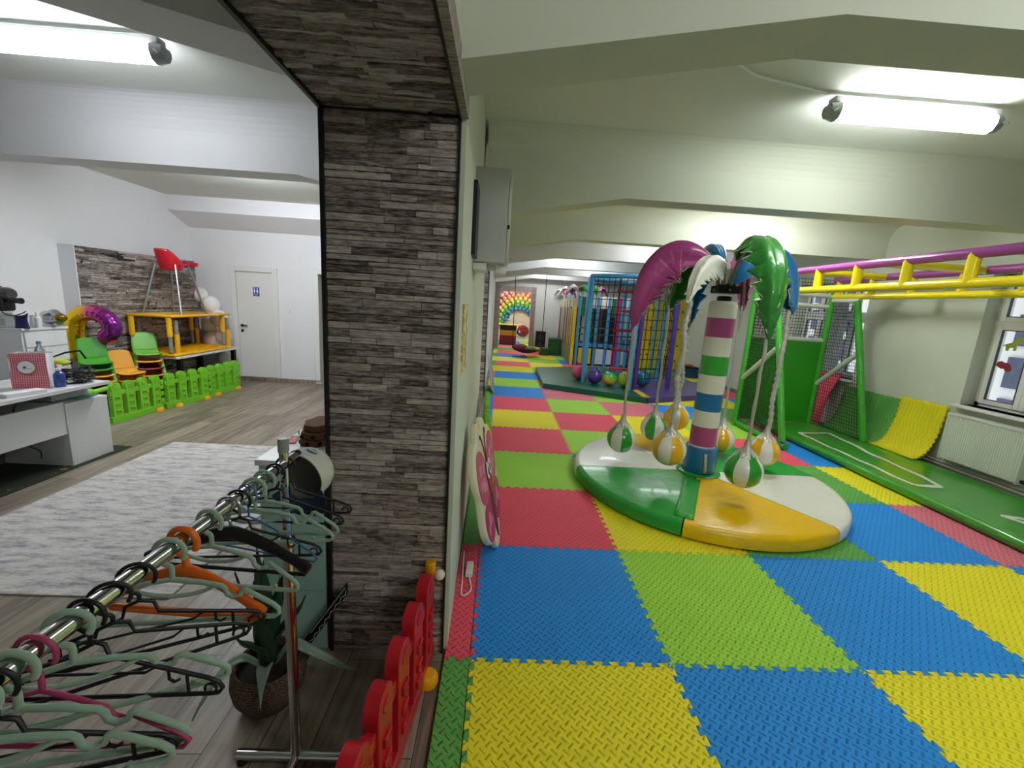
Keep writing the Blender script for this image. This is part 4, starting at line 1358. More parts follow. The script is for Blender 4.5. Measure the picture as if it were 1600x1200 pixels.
# ------------------------------------------------------------------ things along the dividing wall, play room side
cabw = thing('wall_cabinet', 'grey metal wall cabinet with two doors high on the dividing wall', 'wall cabinet', (-0.02, 1.0, 2.0))
GM = mat('grey_cabinet_metal', '#BDBEBB', 0.45, bump=0.05, bscale=200)
cy0, cy1, cx0, cx1, cz0, cz1 = 0.95, 1.45, -0.145, 0.075, 1.985, 2.54
W(M().box(cx0, cx1 - 0.018, cy0, cy1, cz0, cz1), cabw).build('case', GM, cabw, bevel=0.004)
zm = 2.2
for a, b in ((zm + 0.005, cz1 - 0.003), (cz0 + 0.003, zm - 0.005)):
    dd = W(M().box(cx1 - 0.015, cx1 + 0.003, cy0 + 0.002, cy1 - 0.002, a, b), cabw).build('door', mat('light_grey_door', '#CACBC7', 0.3), cabw, bevel=0.003)
W(M().box(cx1 - 0.016, cx1 + 0.0, cy0 - 0.004, cy0 + 0.01, zm - 0.012, zm + 0.012), cabw).build('latch', BLACK, cabw)
W(M().box(-0.142, -0.118, 0.72, 0.95, 2.0, 2.4), cabw).build('mounting_bracket', BLACK, cabw)
cd = thing('cable_conduit', 'white conduit box and pipe under the grey wall cabinet', 'conduit', (-0.1, 1.1, 1.93))
W(M().box(-0.145, -0.06, 0.98, 1.3, 1.935, 1.983), cd).build('trunking', PVC, cd, bevel=0.006)
W(M().box(0.0, 0.07, 1.1, 1.3, 1.93, 1.983).tube([(-0.06, 1.15, 1.96), (0.01, 1.15, 1.955)], 0.014, 8), cd).build('junction_box', PVC, cd, bevel=0.006)
pf = W(M().box(-0.139, -0.128, 0.24, 0.52, 1.37, 1.72), thing('wall_poster', 'yellowish patterned poster on the dividing wall below the grey cabinet', 'poster', (-0.13, 0.38, 1.37)))
pp_ = bpy.data.objects['wall_poster']
def poster_mat():
    m = mat('poster_print', '#C9BE84', 0.6)
    nt = m.node_tree
    g = nt.nodes.new('ShaderNodeTexCoord')
    v = nt.nodes.new('ShaderNodeTexVoronoi')
    v.inputs['Scale'].default_value = 26
    nt.links.new(g.outputs['Object'], v.inputs[0])
    s = nt.nodes.new('ShaderNodeSeparateColor')
    nt.links.new(v.outputs['Color'], s.inputs[0])
    nt.links.new(ramp(nt, s.outputs[0], [(0, '#7D8B3C'), (0.3, '#D8C878'), (0.55, '#EFE6B8'), (0.75, '#B98A4C'), (1, '#8C9C5A')]), nt.nodes['Principled BSDF'].inputs['Base Color'])
    return m
pf.build('printed_sheet', poster_mat(), pp_)

# leaning butterfly panel
bt = thing('butterfly_panel', 'cream padded panel with a pink smiling butterfly leaning against the wall', 'butterfly panel', (0.08, 1.15, 0))
# panel frame: u along wall (y), v up the lean
b0 = Vector((0.13, 0, 0.0)); top = Vector((-0.06, 0, 0.92))
vdir = (top - b0); L = vdir.length; vdir.normalize()
ndir = Vector((vdir.z, 0, -vdir.x)).normalized()
def pnl(u, v, d):
    p = b0 + vdir * v + ndir * d
    return (p.x + (u - 0.98) * 0.10, u, p.z)
UC = 1.02
OUT = [(0.0, 0.0), (0.09, 0.03), (0.16, 0.12), (0.27, 0.16), (0.37, 0.28), (0.38, 0.42), (0.36, 0.52), (0.41, 0.62), (0.40, 0.75), (0.30, 0.84), (0.2, 0.86), (0.15, 0.93), (0.07, 0.95), (0.03, 0.88),
       (-0.03, 0.88), (-0.07, 0.95), (-0.15, 0.93), (-0.2, 0.86), (-0.30, 0.84), (-0.40, 0.75), (-0.41, 0.62), (-0.36, 0.52), (-0.38, 0.42), (-0.37, 0.28), (-0.27, 0.16), (-0.16, 0.12), (-0.09, 0.03)]
def smooth_loop(P, n=4):
    Q = [(x, y, 0) for x, y in P]
    N = len(Q); out = []
    for i in range(N):
        a, b, c, d = (Vector(Q[(i + k - 1) % N]) for k in range(4))
        for k in range(n):
            t = k / n
            p = 0.5 * ((2 * b) + (c - a) * t + (2 * a - 5 * b + 4 * c - d) * t * t + (3 * b - a - 3 * c + d) * t ** 3)
            out.append((p.x, p.y))
    return out
def flat(poly, d0, d1, name, mm, parent, bevel=0.0, sm=True):
    P = smooth_loop(poly) if sm else poly
    m = M()
    m.prism(P, lambda a, c: pnl(UC + a, c, d0), lambda a, c: pnl(UC + a, c, d1))
    return W(m, bt).build(name, mm, parent, bevel=bevel, bseg=3, smooth=40)
CREAM = mat('cream_padded', '#E6E0C0', 0.45)
bod = flat(OUT, -0.045, 0.0, 'padded_board', CREAM, bt, 0.014)
PK1 = mat('wing_pink', '#C9527E', 0.45); PK2 = mat('wing_light_pink', '#E08CB0', 0.45); PK3 = mat('wing_deep', '#B23A66', 0.45)
for s in (1, -1):
    up = [(s * x, y) for x, y in [(0.025, 0.45), (0.1, 0.43), (0.24, 0.43), (0.35, 0.52), (0.365, 0.67), (0.3, 0.79), (0.16, 0.78), (0.05, 0.66)]]
    lo = [(s * x, y) for x, y in [(0.025, 0.44), (0.12, 0.42), (0.28, 0.42), (0.34, 0.34), (0.29, 0.2), (0.17, 0.14), (0.07, 0.18), (0.025, 0.3)]]
    if s < 0:
        up.reverse(); lo.reverse()
    flat(up, 0.0, 0.004, 'wing', PK1, bt); flat(lo, 0.0, 0.004, 'wing', PK3, bt)
    for x, y, r in ((0.15, 0.66, 0.04), (0.26, 0.68, 0.035), (0.2, 0.56, 0.045), (0.28, 0.58, 0.03), (0.13, 0.52, 0.03), (0.2, 0.31, 0.045), (0.26, 0.26, 0.03), (0.12, 0.27, 0.025)):
        pl = [(s * x + r * math.cos(2 * PI * k / 10), y + r * 1.15 * math.sin(2 * PI * k / 10)) for k in range(10)]
        flat(pl, 0.004, 0.006, 'wing_spot', PK2, bt)
    an = M()
    an.tube([pnl(UC + s * (0.015 + 0.07 * t * t), 0.66 + 0.2 * t, 0.004) for t in (0, 0.25, 0.5, 0.75, 1)] + [pnl(UC + s * 0.1, 0.87, 0.004), pnl(UC + s * 0.105, 0.845, 0.004), pnl(UC + s * 0.085, 0.835, 0.004)], 0.004, 6)
    W(an, bt).build('antenna', mat('line_brown', '#7A3B33', 0.5), bt)
flat([(-0.034, 0.44), (0.034, 0.44), (0.036, 0.3), (0.028, 0.14), (0.0, 0.07), (-0.028, 0.14), (-0.036, 0.3)], 0.004, 0.009, 'body', mat('bug_brown', '#5D4640', 0.5), bt)
flat([(0.07 * math.cos(2 * PI * k / 12), 0.54 + 0.13 * math.sin(2 * PI * k / 12)) for k in range(12)], 0.006, 0.011, 'face', mat('bug_red', '#A2352F', 0.5), bt)
for s in (1, -1):
    flat([(s * 0.045 + 0.04 * math.cos(2 * PI * k / 10), 0.6 + 0.06 * math.sin(2 * PI * k / 10)) for k in range(10)], 0.011, 0.014, 'eye_white', mat('eye_white', '#F2F0EA', 0.4), bt)
    flat([(s * 0.036 + 0.016 * math.cos(2 * PI * k / 10), 0.592 + 0.03 * math.sin(2 * PI * k / 10)) for k in range(10)], 0.014, 0.016, 'pupil', BLACK, bt)
# power strip behind the panel
ps = thing('power_strip', 'white cable and plug on the mat behind the butterfly panel', 'cable', (-0.06, 0.62, 0.0))
W(M().box(-0.085, -0.04, 0.62, 0.75, 0.002, 0.035), ps).build('plug_block', PVC, ps, bevel=0.005)
W(M().tube(spline([(-0.06, 0.62, 0.012), (-0.04, 0.5, 0.008), (-0.09, 0.45, 0.008), (-0.1, 0.6, 0.008), (-0.115, 0.9, 0.008)], 6), 0.005, 6), ps).build('cord', PVC, ps)

# rounded board leaning further down the wall
lb = thing('rounded_board', 'rounded white and blue board leaning by the far stone jamb', 'board', (-0.12, 6.5, 0))
def rb(u, v, d):
    return (-0.04 - 0.12 * (v / 0.72) + d, 6.55 + u, v)
poly = smooth_loop([(-0.3, 0.02), (0.3, 0.02), (0.38, 0.25), (0.32, 0.6), (0.0, 0.72), (-0.32, 0.6), (-0.38, 0.25)])
m = M(); m.prism(poly, lambda a, c: rb(a, c, 0), lambda a, c: rb(a, c, 0.04))
W(m, lb).build('board', mat('board_white', '#C9CDD2', 0.4), lb, bevel=0.01)
m = M(); m.prism([(a * 0.82, 0.05 + c * 0.85) for a, c in poly], lambda a, c: rb(a, c, 0.04), lambda a, c: rb(a, c, 0.044))
W(m, lb).build('blue_print', mat('board_blue', '#6F8FC0', 0.4, var=0.3, vscale=6), lb)
# ------------------------------------------------------------------ picket fence panels
FG = mat('fence_green', '#7CC92A', 0.35, var=0.05, coat=0.15)
FR = mat('fence_red', '#BC1A26', 0.32, var=0.05, coat=0.2)
FY = mat('clip_yellow', '#EFA80F', 0.35)
def fence_panel(mm, label, loc, rz, group, feet=(0.12, 0.66), sides=(1, -1), cap=False):
    t = thing('picket_fence_panel', label, 'play fence', loc, rz, group)
    m = M()
    for k in range(4):
        c = 0.08 + 0.19 * k
        pts = [(c - 0.062, 0.03), (c + 0.062, 0.03), (c + 0.062, 0.40)]
        pts += [(c + 0.066 * math.cos(math.radians(a)), 0.44 + 0.066 * math.sin(math.radians(a))) for a in range(-20, 201, 20)]
        pts += [(c - 0.062, 0.40)]
        m.prism(pts, lambda a, b: (a, 0.028, b), lambda a, b: (a, -0.028, b))
    m.box(-0.01, 0.74, -0.03, 0.03, 0.0, 0.085)
    m.box(0.0, 0.73, -0.018, 0.018, 0.345, 0.40)
    d = m
    for k in range(4):
        c = 0.08 + 0.19 * k
        for s in (1, -1):
            d.lathe([(0.03, 0), (0.024, 0.006), (0.012, 0.006), (0.0001, 0.003)], (c, s * 0.028, 0.445), 14, axis=(0, s, 0))
            for z in (0.14, 0.22, 0.31):
                d.obox((c, s * 0.034, z + 0.018), (0.055, 0.014, 0.008)); d.obox((c - 0.024, s * 0.033, z), (0.007, 0.012, 0.034)); d.obox((c + 0.024, s * 0.033, z), (0.007, 0.012, 0.034))
    d.build('pickets', mm, t, bevel=0.006, bseg=2)
    h = M()
    for z in (0.1, 0.2, 0.29, 0.36):
        h.lathe([(0.024, z), (0.027, z + 0.01), (0.027, z + 0.05), (0.024, z + 0.06)], (0.757, 0, 0), 14)
    h.build('hinge', mm, t)
    for x in feet:
        f = M()
        for s in sides:
            f.lathe([(0.052, 0.0), (0.05, 0.03), (0.036, 0.048), (0.0001, 0.05)], (x, s * 0.036, 0), 16)
        f.build('foot_clip', FY, t, bevel=0.003)
    if cap:
        M().lathe([(0.024, 0.46), (0.026, 0.47), (0.026, 0.515), (0.02, 0.522), (0.0001, 0.522)], (-0.012, 0.0, 0), 16).lathe([(0.018, 0.40), (0.018, 0.46)], (-0.012, 0, 0), 12).build('clip_cap', FY, t)
        M().ball((-0.012, 0.045, 0.455), 0.026, 14, 10).build('knob', PVC, t)
    return t
ga = math.atan2(5.6 - 3.3, -4.46 + 4.66)
for k, lb in enumerate(('green picket fence panel nearest the white desk', 'middle green picket fence panel before the stacked chairs', 'green picket fence panel nearest the washroom door')):
    s = 0.02 + 0.775 * k
    fence_panel(FG, lb, (-4.66 + s * math.cos(ga), 3.3 + s * math.sin(ga), ZF), ga + (0.04, -0.05, 0.05)[k], 'green picket fence in the reception room', feet=(0.16, 0.66) if k else (0.66,), sides=(-1, 1))
kn_ = bpy.data.objects['picket_fence_panel']
kn = M().tube([(-4.67, 3.32, 0.43), (-4.70, 3.17, 0.41)], 0.03, 10).ball((-4.705, 3.14, 0.41), 0.055, 16, 10, sq=(0.6, 1, 1))
mw_ = Matrix.Translation(kn_.location) @ Matrix.Rotation(kn_.rotation_euler.z, 4, 'Z')
kn.v = [tuple(mw_.inverted() @ Vector(v)) for v in kn.v]
kn.build('connector_arm', FG, kn_)
ra = math.atan2(-0.79, -0.075)
fence_panel(FR, 'red picket fence panel standing against the stone pillar', (-0.222, 0.03, ZF), ra, 'red picket fence by the pillar', feet=(0.14,), sides=(1,), cap=True)
fence_panel(FR, 'red picket fence panel nearest the viewer', (-0.222 - 0.77 * 0.0945, 0.03 - 0.77 * 0.9955, ZF), ra, 'red picket fence by the pillar', feet=(0.3, 0.66), sides=(1,))
# green fence pieces along the dividing wall
fence_panel(FG, 'green picket fence panel on the mats just behind the butterfly board', (-0.01, 2.35, 0.001), PI / 2 + 0.06, 'green picket fence along the dividing wall', feet=(0.12,), sides=(-1,))
fence_panel(FG, 'green picket fence panel on the mats near the second opening', (-0.06, 3.35, 0.001), PI / 2 + 0.02, 'green picket fence along the dividing wall', feet=(0.3,), sides=(-1,))

# ------------------------------------------------------------------ children's chairs, stacked
CH = {'green': mat('chair_green', '#4FA636', 0.35, coat=0.1), 'apple': mat('chair_apple_green', '#7CC455', 0.35, coat=0.1), 'yellow': mat('chair_yellow', '#EDAA3C', 0.35, coat=0.1), 'red': mat('chair_red', '#8E1F2C', 0.35, coat=0.1)}
def chair(loc, rz, c, label, group):
    mm = CH[c]
    t = thing('child_chair', label, 'chair', loc, rz, group)
    def seat(u, v):
        y = (v - 0.5) * 0.30 * (1 - 0.06 * u)
        x = 0.16 - 0.29 * u
        z = 0.30 - 0.018 * math.sin(PI * u) + 0.02 * abs(2 * v - 1) ** 3 - (0.015 if u < 0.06 else 0) + 0.03 * max(0, u - 0.75) * 4
        return (x, y, z)
    M().grid(seat, 14, 10).build('seat', mm, t, solid=0.014, smooth=60)
    def back(u, v):
        y = (v - 0.5) * 0.29 * (1 - 0.12 * u ** 3)
        x = -0.12 - 0.09 * u - 0.02 * (1 - abs(2 * v - 1) ** 2)
        z = 0.325 + 0.26 * u - 0.025 * abs(2 * v - 1) ** 4 * u
        return (x, y, z)
    M().grid(back, 12, 10).build('backrest', mm, t, solid=0.014, smooth=60)
    for s in (1, -1):
        M().tube([(0.03, s * 0.135, 0.29), (0.17, s * 0.16, 0.0)], [0.018, 0.013], 8, flat=1.4).build('leg', mm, t)
        M().tube([(-0.02, s * 0.135, 0.29), (-0.19, s * 0.16, 0.0)], [0.018, 0.013], 8, flat=1.4).build('leg', mm, t)
        M().box(-0.05, 0.13, s * 0.14 - 0.012, s * 0.14 + 0.012, 0.255, 0.29).build('side_rail', mm, t, bevel=0.004)
    return t
def stack(x, y, rz, cols, z0, dz, where, group, top):
    for i, c in enumerate(cols):
        nm = {'apple': 'light green', 'green': 'green', 'yellow': 'yellow', 'red': 'dark red'}[c]
        if i == len(cols) - 1:
            lab = top
        else:
            lab = '%s child chair, %s from the bottom of the stack %s' % (nm, ORD[i], where)
        chair((x - 0.004 * i, y, z0 + dz * i), rz + 0.02 * ((i * 7) % 3 - 1), c, lab, group)
stack(-5.03, 3.62, -0.75, ['yellow', 'red', 'yellow', 'yellow', 'green', 'green'], ZF, 0.083, 'beside the white chest', 'stacked chairs beside the white chest', 'green child chair topping the stack beside the white chest')
stack(-5.08, 4.1, -0.5, ['yellow', 'yellow', 'yellow'], ZF, 0.10, 'between the two green-topped stacks', 'stacked yellow chairs in the middle', 'yellow child chair topping the low stack between green-topped stacks')
stack(-5.1, 4.5, -0.75, ['red', 'yellow', 'red', 'yellow', 'apple'], ZF, 0.105, 'beside the yellow tables', 'stacked chairs beside the yellow tables', 'light green child chair topping the stack beside the yellow tables')

# ------------------------------------------------------------------ tables with the high chair
wt = thing('white_table', 'white table with black legs under the two yellow tables', 'table', (-5.08, 5.28, ZF))
M().box(-0.36, 0.36, -0.72, 0.76, 0.635, 0.665).build('tabletop', WHITE, wt, bevel=0.004)
for x in (-0.3, 0.3):
    for y in (-0.62, 0.68):
        M().box(x - 0.03, x + 0.03, y - 0.03, y + 0.03, 0.0, 0.635).build('leg', BLACKM, wt)
TYM = mat('table_yellow', '#EBB312', 0.35, coat=0.15)
LG_ = mat('leg_grey', '#8D8C88', 0.4, bump=0.2, bscale=90)
def play_table(label, z, flip):
    t = thing('play_table', label, 'table', (-5.08, 5.22, z), 0.0, 'yellow play tables stacked on the white table')
    s = -1 if flip else 1
    z1 = 0.045 if flip else 0.56
    m = M().box(-0.33, 0.33, -0.68, 0.68, z1 - 0.04, z1)
    m.build('tabletop', TYM, t, bevel=0.03, bseg=4)
    if flip:
        r = M()
        for k in range(15):
            r.box(-0.29, 0.29, -0.62 + k * 0.087, -0.605 + k * 0.087, z1, z1 + 0.015)
        r.build('ribs', TYM, t)
    off = 0.05 if flip else 0.0
    for x in (-0.27, 0.27):
        for y in (-0.6, 0.6):
            x_, y_ = x + (0.0 if not flip else 0.0), y + off
            if flip:
                l = M().tube([(x_, y_ + 0.02, 0.04), (x_, y_ + 0.02, 0.33)], 0.036, 14).build('leg', TYM, t)
                M().tube([(x_, y_ + 0.02, 0.33), (x_, y_ + 0.02, 0.535)], 0.027, 12).build('leg_extension', LG_, l)
            else:
                l = M().tube([(x_, y_ - 0.06, 0.52), (x_, y_ - 0.06, 0.24)], 0.036, 14).build('leg', TYM, t)
                M().tube([(x_, y_ - 0.06, 0.24), (x_, y_ - 0.06, 0.01)], 0.027, 12).build('leg_extension', LG_, l)
    return t
play_table('upturned yellow play table lying legs up on the white table', 0.645, True)
play_table('upright yellow play table carrying the red high chair', 0.705, False)
hcx, hcy, hcz = -5.09, 5.1, 1.266
hch = thing('high_chair', 'red high chair with steel legs standing on the upper yellow table', 'high chair', (hcx, hcy, hcz), 0.0)
HR = mat('high_chair_red', '#C4142A', 0.3, coat=0.25)
for x, y in ((-0.25, -0.33), (0.26, -0.25), (0.26, 0.3), (-0.24, 0.27)):
    M().tube([(x, y, 0.0), (x * 0.52, y * 0.5, 0.74)], 0.0145, 10).build('leg', STEEL, hch)
fa = math.radians(88)       # the chair faces this way
def hcp(x, y, z):
    return (x * math.cos(fa) - y * math.sin(fa), x * math.sin(fa) + y * math.cos(fa), z)
def bucket(u, v):
    a = 2 * PI * v
    back = min(1.0, max(0.0, -math.cos(a) + 0.15) * 1.35) ** 0.7
    k = 0.72 + 0.28 * u ** 0.6
    return hcp((0.17 * math.cos(a) - 0.03) * k - 0.06 * back * u ** 2, 0.165 * math.sin(a) * k * (1 - 0.25 * back * u ** 3), 0.66 + 0.11 * u + back * 0.19 * u ** 1.6)
M().grid(bucket, 12, 40).build('seat', HR, hch, solid=0.012, smooth=80)
sb = M().lathe([(0.0001, 0.66), (0.122, 0.66), (0.122, 0.668)], (0, 0, 0), 30)
sb.build('seat_base', HR, hch)
tr = M()
N_ = 36
for r0, r1, z0, z1 in ((1.0, 1.06, 0.75, 0.80), (1.06, 1.12, 0.80, 0.80), (1.12, 1.05, 0.80, 0.745), (1.0, 0.01, 0.75, 0.75)):
    vs = []
    for i in range(N_):
        a = 2 * PI * i / N_
        for r, z in ((r0, z0), (r1, z1)):
            vs.append(hcp(0.22 + 0.13 * r * math.cos(a), 0.2 * r * math.sin(a), z))
    tr.add(vs, [(2 * i, 2 * ((i + 1) % N_), 2 * ((i + 1) % N_) + 1, 2 * i + 1) for i in range(N_)])
tr.build('tray', HR, hch, smooth=50)
for sy in (-1, 1):
    M().tube([hcp(-0.06, sy * 0.165, 0.73), hcp(0.12, sy * 0.185, 0.775)], 0.014, 8).build('armrest', HR, hch)

# ------------------------------------------------------------------ white balloons beside the tables
BWT = mat('balloon_white', '#EFECEA', 0.25, coat=0.3, trans=0.0)
BPE = mat('balloon_peach', '#F2E4DA', 0.25, coat=0.3, trans=0.0)
bn = thing('balloon_bunch', 'bunch of white and peach balloons hanging beside the washroom door', 'balloons', (-4.98, 6.08, 0.35))
for x, z, r, mm in ((-5.42, 1.55, 0.125, BWT), (-5.2, 1.38, 0.15, BWT), (-5.05, 1.15, 0.14, BWT), (-5.25, 1.02, 0.14, BWT), (-5.22, 0.74, 0.15, BPE), (-5.0, 0.83, 0.13, BPE), (-4.99, 0.42, 0.13, BWT), (-4.93, 0.14, 0.12, BWT), (-5.12, 0.2, 0.14, BWT)):
    m = M().ball((x, 6.1 + 0.05 * math.sin(9 * x), z), r, 20, 14, sq=(1, 1, 1.1))
    m.lathe([(0.012, 0), (0.004, 0.014)], (x, 6.1 + 0.05 * math.sin(9 * x), z - r * 1.1 - 0.012), 8)
    W(m, bn).build('balloon', mm, bn, smooth=80)
W(M().tube([(-5.3, 6.05, 1.5), (-5.15, 6.04, 1.1), (-5.05, 6.04, 0.7), (-4.9, 5.98, 0.35), (-4.87, 5.95, 0.1)], 0.004, 5), bn).build('ribbon', mat('ribbon_pink', '#D98B93', 0.4), bn)

# ------------------------------------------------------------------ foil balloons
def foil(name, stops, axis='x', scale=1.0, off=0.0):
    m = mat(name, '#B0B0B0', 0.16, 0.85, bump=0.6, bscale=7, bdist=0.02)
    nt = m.node_tree
    g = nt.nodes.new('ShaderNodeTexCoord')
    s = nt.nodes.new('ShaderNodeSeparateXYZ')
    nt.links.new(g.outputs['Object'], s.inputs[0])
    f = mathn(nt, 'ADD', mathn(nt, 'MULTIPLY', s.outputs[0], scale), off)
    nt.links.new(ramp(nt, f, stops), nt.nodes['Principled BSDF'].inputs['Base Color'])
    return m
fd = thing('foil_balloon', 'curved foil balloon fading from gold to purple above the green chair', 'foil balloon', (-5.25, 3.86, 0.6))
pts = spline([(-0.17, 0, 0.02), (-0.23, 0, 0.2), (-0.235, 0, 0.42), (-0.2, 0, 0.58), (-0.08, 0, 0.68), (0.1, 0, 0.68), (0.22, 0, 0.6), (0.25, 0, 0.48), (0.17, 0, 0.39), (0.08, 0, 0.37)], 8)
rr_ = []
for i in range(len(pts)):
    u = i / (len(pts) - 1)
    rr_.append(max(0.012, 0.1 * min(1, (1 - u) / 0.1 + 0.3) * min(1, u / 0.08 + 0.3)) + 0.004 * math.sin(i * 2.1))
M().tube(pts, rr_, 18).build('foil_body', foil('foil_gold_purple', [(0.0, '#F0CC1A'), (0.34, '#EDBE20'), (0.52, '#D8608E'), (0.8, '#B23A9E'), (1.0, '#8A3490')], scale=1.9, off=0.45), fd, smooth=80)
fs = thing('foil_balloon', 'half-deflated silver and gold foil balloon lying on the white chest', 'foil balloon', (-5.24, 3.38, 1.14))
m = M().ball((0, 0, 0.1), 0.1, 22, 14, sq=(1.35, 0.8, 0.95))
for i, (x, y, z) in enumerate(m.v):
    k = 1 + 0.12 * math.sin(5 * math.atan2(z - 0.1, x) + 1)
    m.v[i] = (x * k, y, 0.1 + (z - 0.1) * k)
m.build('foil_body', foil('foil_silver_gold', [(0.0, '#C9CACD'), (0.5, '#C2C2C4'), (0.62, '#A98A2C'), (1.0, '#7D6420')], scale=3.2, off=0.3), fs, smooth=80)
M().tube([(-0.05, -0.08, 0.02), (0.03, -0.1, 0.008), (0.1, -0.08, 0.008)], [0.02, 0.028, 0.006], 8).build('foil_tail', mat('foil_silver', '#BFC3C8', 0.2, 0.9), fs)

# ------------------------------------------------------------------ chest of drawers and what stands on it
ct = thing('chest_of_drawers', 'white chest of drawers behind the desk', 'chest', (-5.4, 3.2, ZF))
W(M().box(-5.64, -5.19, 2.97, 3.46, ZF, 1.115), ct).build('carcass', WHITE, ct, bevel=0.003)
W(M().box(-5.645, -5.168, 2.962, 3.466, 1.115, 1.14), ct).build('top', WHITE, ct, bevel=0.003)
for k in range(6):
    z1 = 1.095 - k * 0.18
    W(M().box(-5.19, -5.172, 2.99, 3.44, z1 - 0.168, z1), ct).build('drawer', WHITE, ct, bevel=0.003)
wbx = thing('white_box', 'white storage box on the chest beneath the black vacuum cleaner', 'box', (-5.46, 3.1, 1.14))
M().box(-0.16, 0.2, -0.11, 0.1, 0, 0.13).build('carton', WHITE, wbx, bevel=0.006)
M().box(-0.17, 0.21, -0.12, 0.11, 0.13, 0.175).build('lid', WHITE, wbx, bevel=0.006)
M().box(-0.02, 0.1, -0.113, -0.109, 0.02, 0.1).build('label_window', mat('label_grey', '#A9ABB0', 0.4), wbx)
vc = thing('handheld_vacuum', 'black handheld vacuum cleaner lying on the white box', 'vacuum cleaner', (-5.45, 3.08, 1.315))
M().box(-0.17, 0.06, -0.08, 0.08, 0.0, 0.16).build('motor_body', BLACK, vc, bevel=0.03, bseg=4)
M().lathe([(0.06, -0.12), (0.07, -0.1), (0.07, 0.1), (0.055, 0.13), (0.0001, 0.13)], (-0.02, 0, 0.19), 20, axis=(1, 0, 0)).build('dust_bin', mat('smoked_plastic', '#3B3633', 0.15, coat=0.5), vc)
M().tube([(0.08, 0, 0.13), (0.16, 0, 0.12), (0.2, 0, 0.12)], [0.035, 0.03, 0.034], 14).build('nozzle', BLACK, vc)
M().tube([(-0.16, 0, 0.1), (-0.2, 0, 0.22), (-0.12, 0, 0.26), (0.0, 0, 0.25)], 0.02, 10).build('handle', BLACK, vc)
nv = thing('cloth_pouch', 'small dark navy cloth pouch with two peaks on the chest', 'pouch', (-5.22, 3.02, 1.14))
NAV = mat('navy_cloth', '#16204F', 0.6, bump=0.4, bscale=30)
def pou(u, v):
    a = 2 * PI * v
    return ((0.085 - 0.02 * math.sin(PI * u)) * math.cos(a), 0.035 * math.sin(a) * (1 - 0.5 * u), 0.135 * u + 0.035 * u * abs(math.cos(a)) ** 2)
M().grid(pou, 8, 28).build('pouch', NAV, nv, smooth=80)
M().lathe([(0.0001, 0.12), (0.05, 0.13)], (0, 0, 0), 12).build('fold', NAV, nv)
W(M().tube(spline([(-5.38, 2.985, 1.33), (-5.32, 2.97, 1.29), (-5.24, 2.97, 1.28), (-5.18, 2.99, 1.3), (-5.14, 3.01, 1.33)], 6), 0.005, 6), nv).build('drawstring', BLACK, nv)
cp_ = thing('white_bottle', 'small white bottle next to the navy pouch on the chest', 'bottle', (-5.2, 3.17, 1.14))
M().lathe([(0.028, 0), (0.03, 0.01), (0.03, 0.11), (0.014, 0.13), (0.014, 0.15), (0.0001, 0.152)], (0, 0, 0), 16).build('bottle_body', WHITE, cp_)
M().lathe([(0.016, 0.145), (0.016, 0.17), (0.0001, 0.172)], (0, 0, 0), 14).build('cap', PVC, cp_)

# ------------------------------------------------------------------ desk and what lies on it
dk = thing('desk', 'white office desk with pedestal and modesty panel', 'desk', (-4.15, 1.4, ZF))
def wd(m_):
    return W(m_, dk)
wd(M().box(-4.55, -3.78, 0.1, 2.4, 0.715, 0.748)).build('desktop', WHITE, dk, bevel=0.003)
wd(M().box(-3.915, -3.895, 0.35, 2.05, 0.30, 0.605)).build('modesty_panel', WHITE, dk, bevel=0.003)
wd(M().box(-4.5, -3.885, 2.05, 2.465, ZF, 0.585)).build('pedestal', WHITE, dk, bevel=0.003)
wd(M().box(-4.5, -3.98, 2.03, 2.38, 0.605, 0.712)).build('pencil_drawer', mat('drawer_grey', '#A6A9AC', 0.4), dk, bevel=0.003)
wd(M().box(-4.5, -3.89, 0.3, 0.35, ZF, 0.7)).build('end_panel', WHITE, dk, bevel=0.003)
wd(M().box(-4.55, -4.5, 0.3, 2.4, ZF, 0.7)).build('back_panel', mat('desk_inside', '#6F6D68', 0.6), dk)
gt = thing('green_folder', 'flat green folder tucked under the desk top beside the fence', 'folder', (-3.95, 2.3, 0.586))
W(M().box(-4.1, -3.93, 2.22, 2.42, 0.587, 0.601), gt).build('folder_cover', mat('tin_green', '#4C8A70', 0.4), gt, bevel=0.002)
tag(M().tube(spline([(-3.93, 1.75, 0.71), (-3.94, 1.72, 0.66), (-3.96, 1.71, 0.60), (-3.97, 1.74, 0.4), (-3.98, 1.8, 0.27), (-3.96, 1.86, 0.2), (-3.96, 1.86, 0.13)], 6), 0.005, 6).build('desk_cable', BLACK), 'black cable hanging down behind the desk panel', 'cable')
def carpet_mat():
    m = mat('dark_carpet', '#2B3022', 0.95, bump=0.4, bscale=300)
    nt = m.node_tree
    g = nt.nodes.new('ShaderNodeTexCoord')
    s = nt.nodes.new('ShaderNodeSeparateXYZ')
    nt.links.new(g.outputs['Object'], s.inputs[0])
    w = nt.nodes.new('ShaderNodeTexVoronoi')
    w.inputs['Scale'].default_value = 14
    nt.links.new(g.outputs['Object'], w.inputs[0])
    edge_ = mathn(nt, 'MULTIPLY', mathn(nt, 'GREATER_THAN', s.outputs[0], 0.43), mathn(nt, 'LESS_THAN', s.outputs[0], 0.52))
    f = mathn(nt, 'MULTIPLY', edge_, mathn(nt, 'LESS_THAN', w.outputs['Distance'], 0.32))
    nt.links.new(ramp(nt, f, [(0.0, '#2B3022'), (1.0, '#8C8040')]), nt.nodes['Principled BSDF'].inputs['Base Color'])
    return m
tag(M().box(-4.95, -3.83, -0.3, 2.62, ZF, ZF + 0.008).build('dark_carpet', carpet_mat(), smooth=0), 'dark green carpet with a gold border under the white desk', 'carpet')

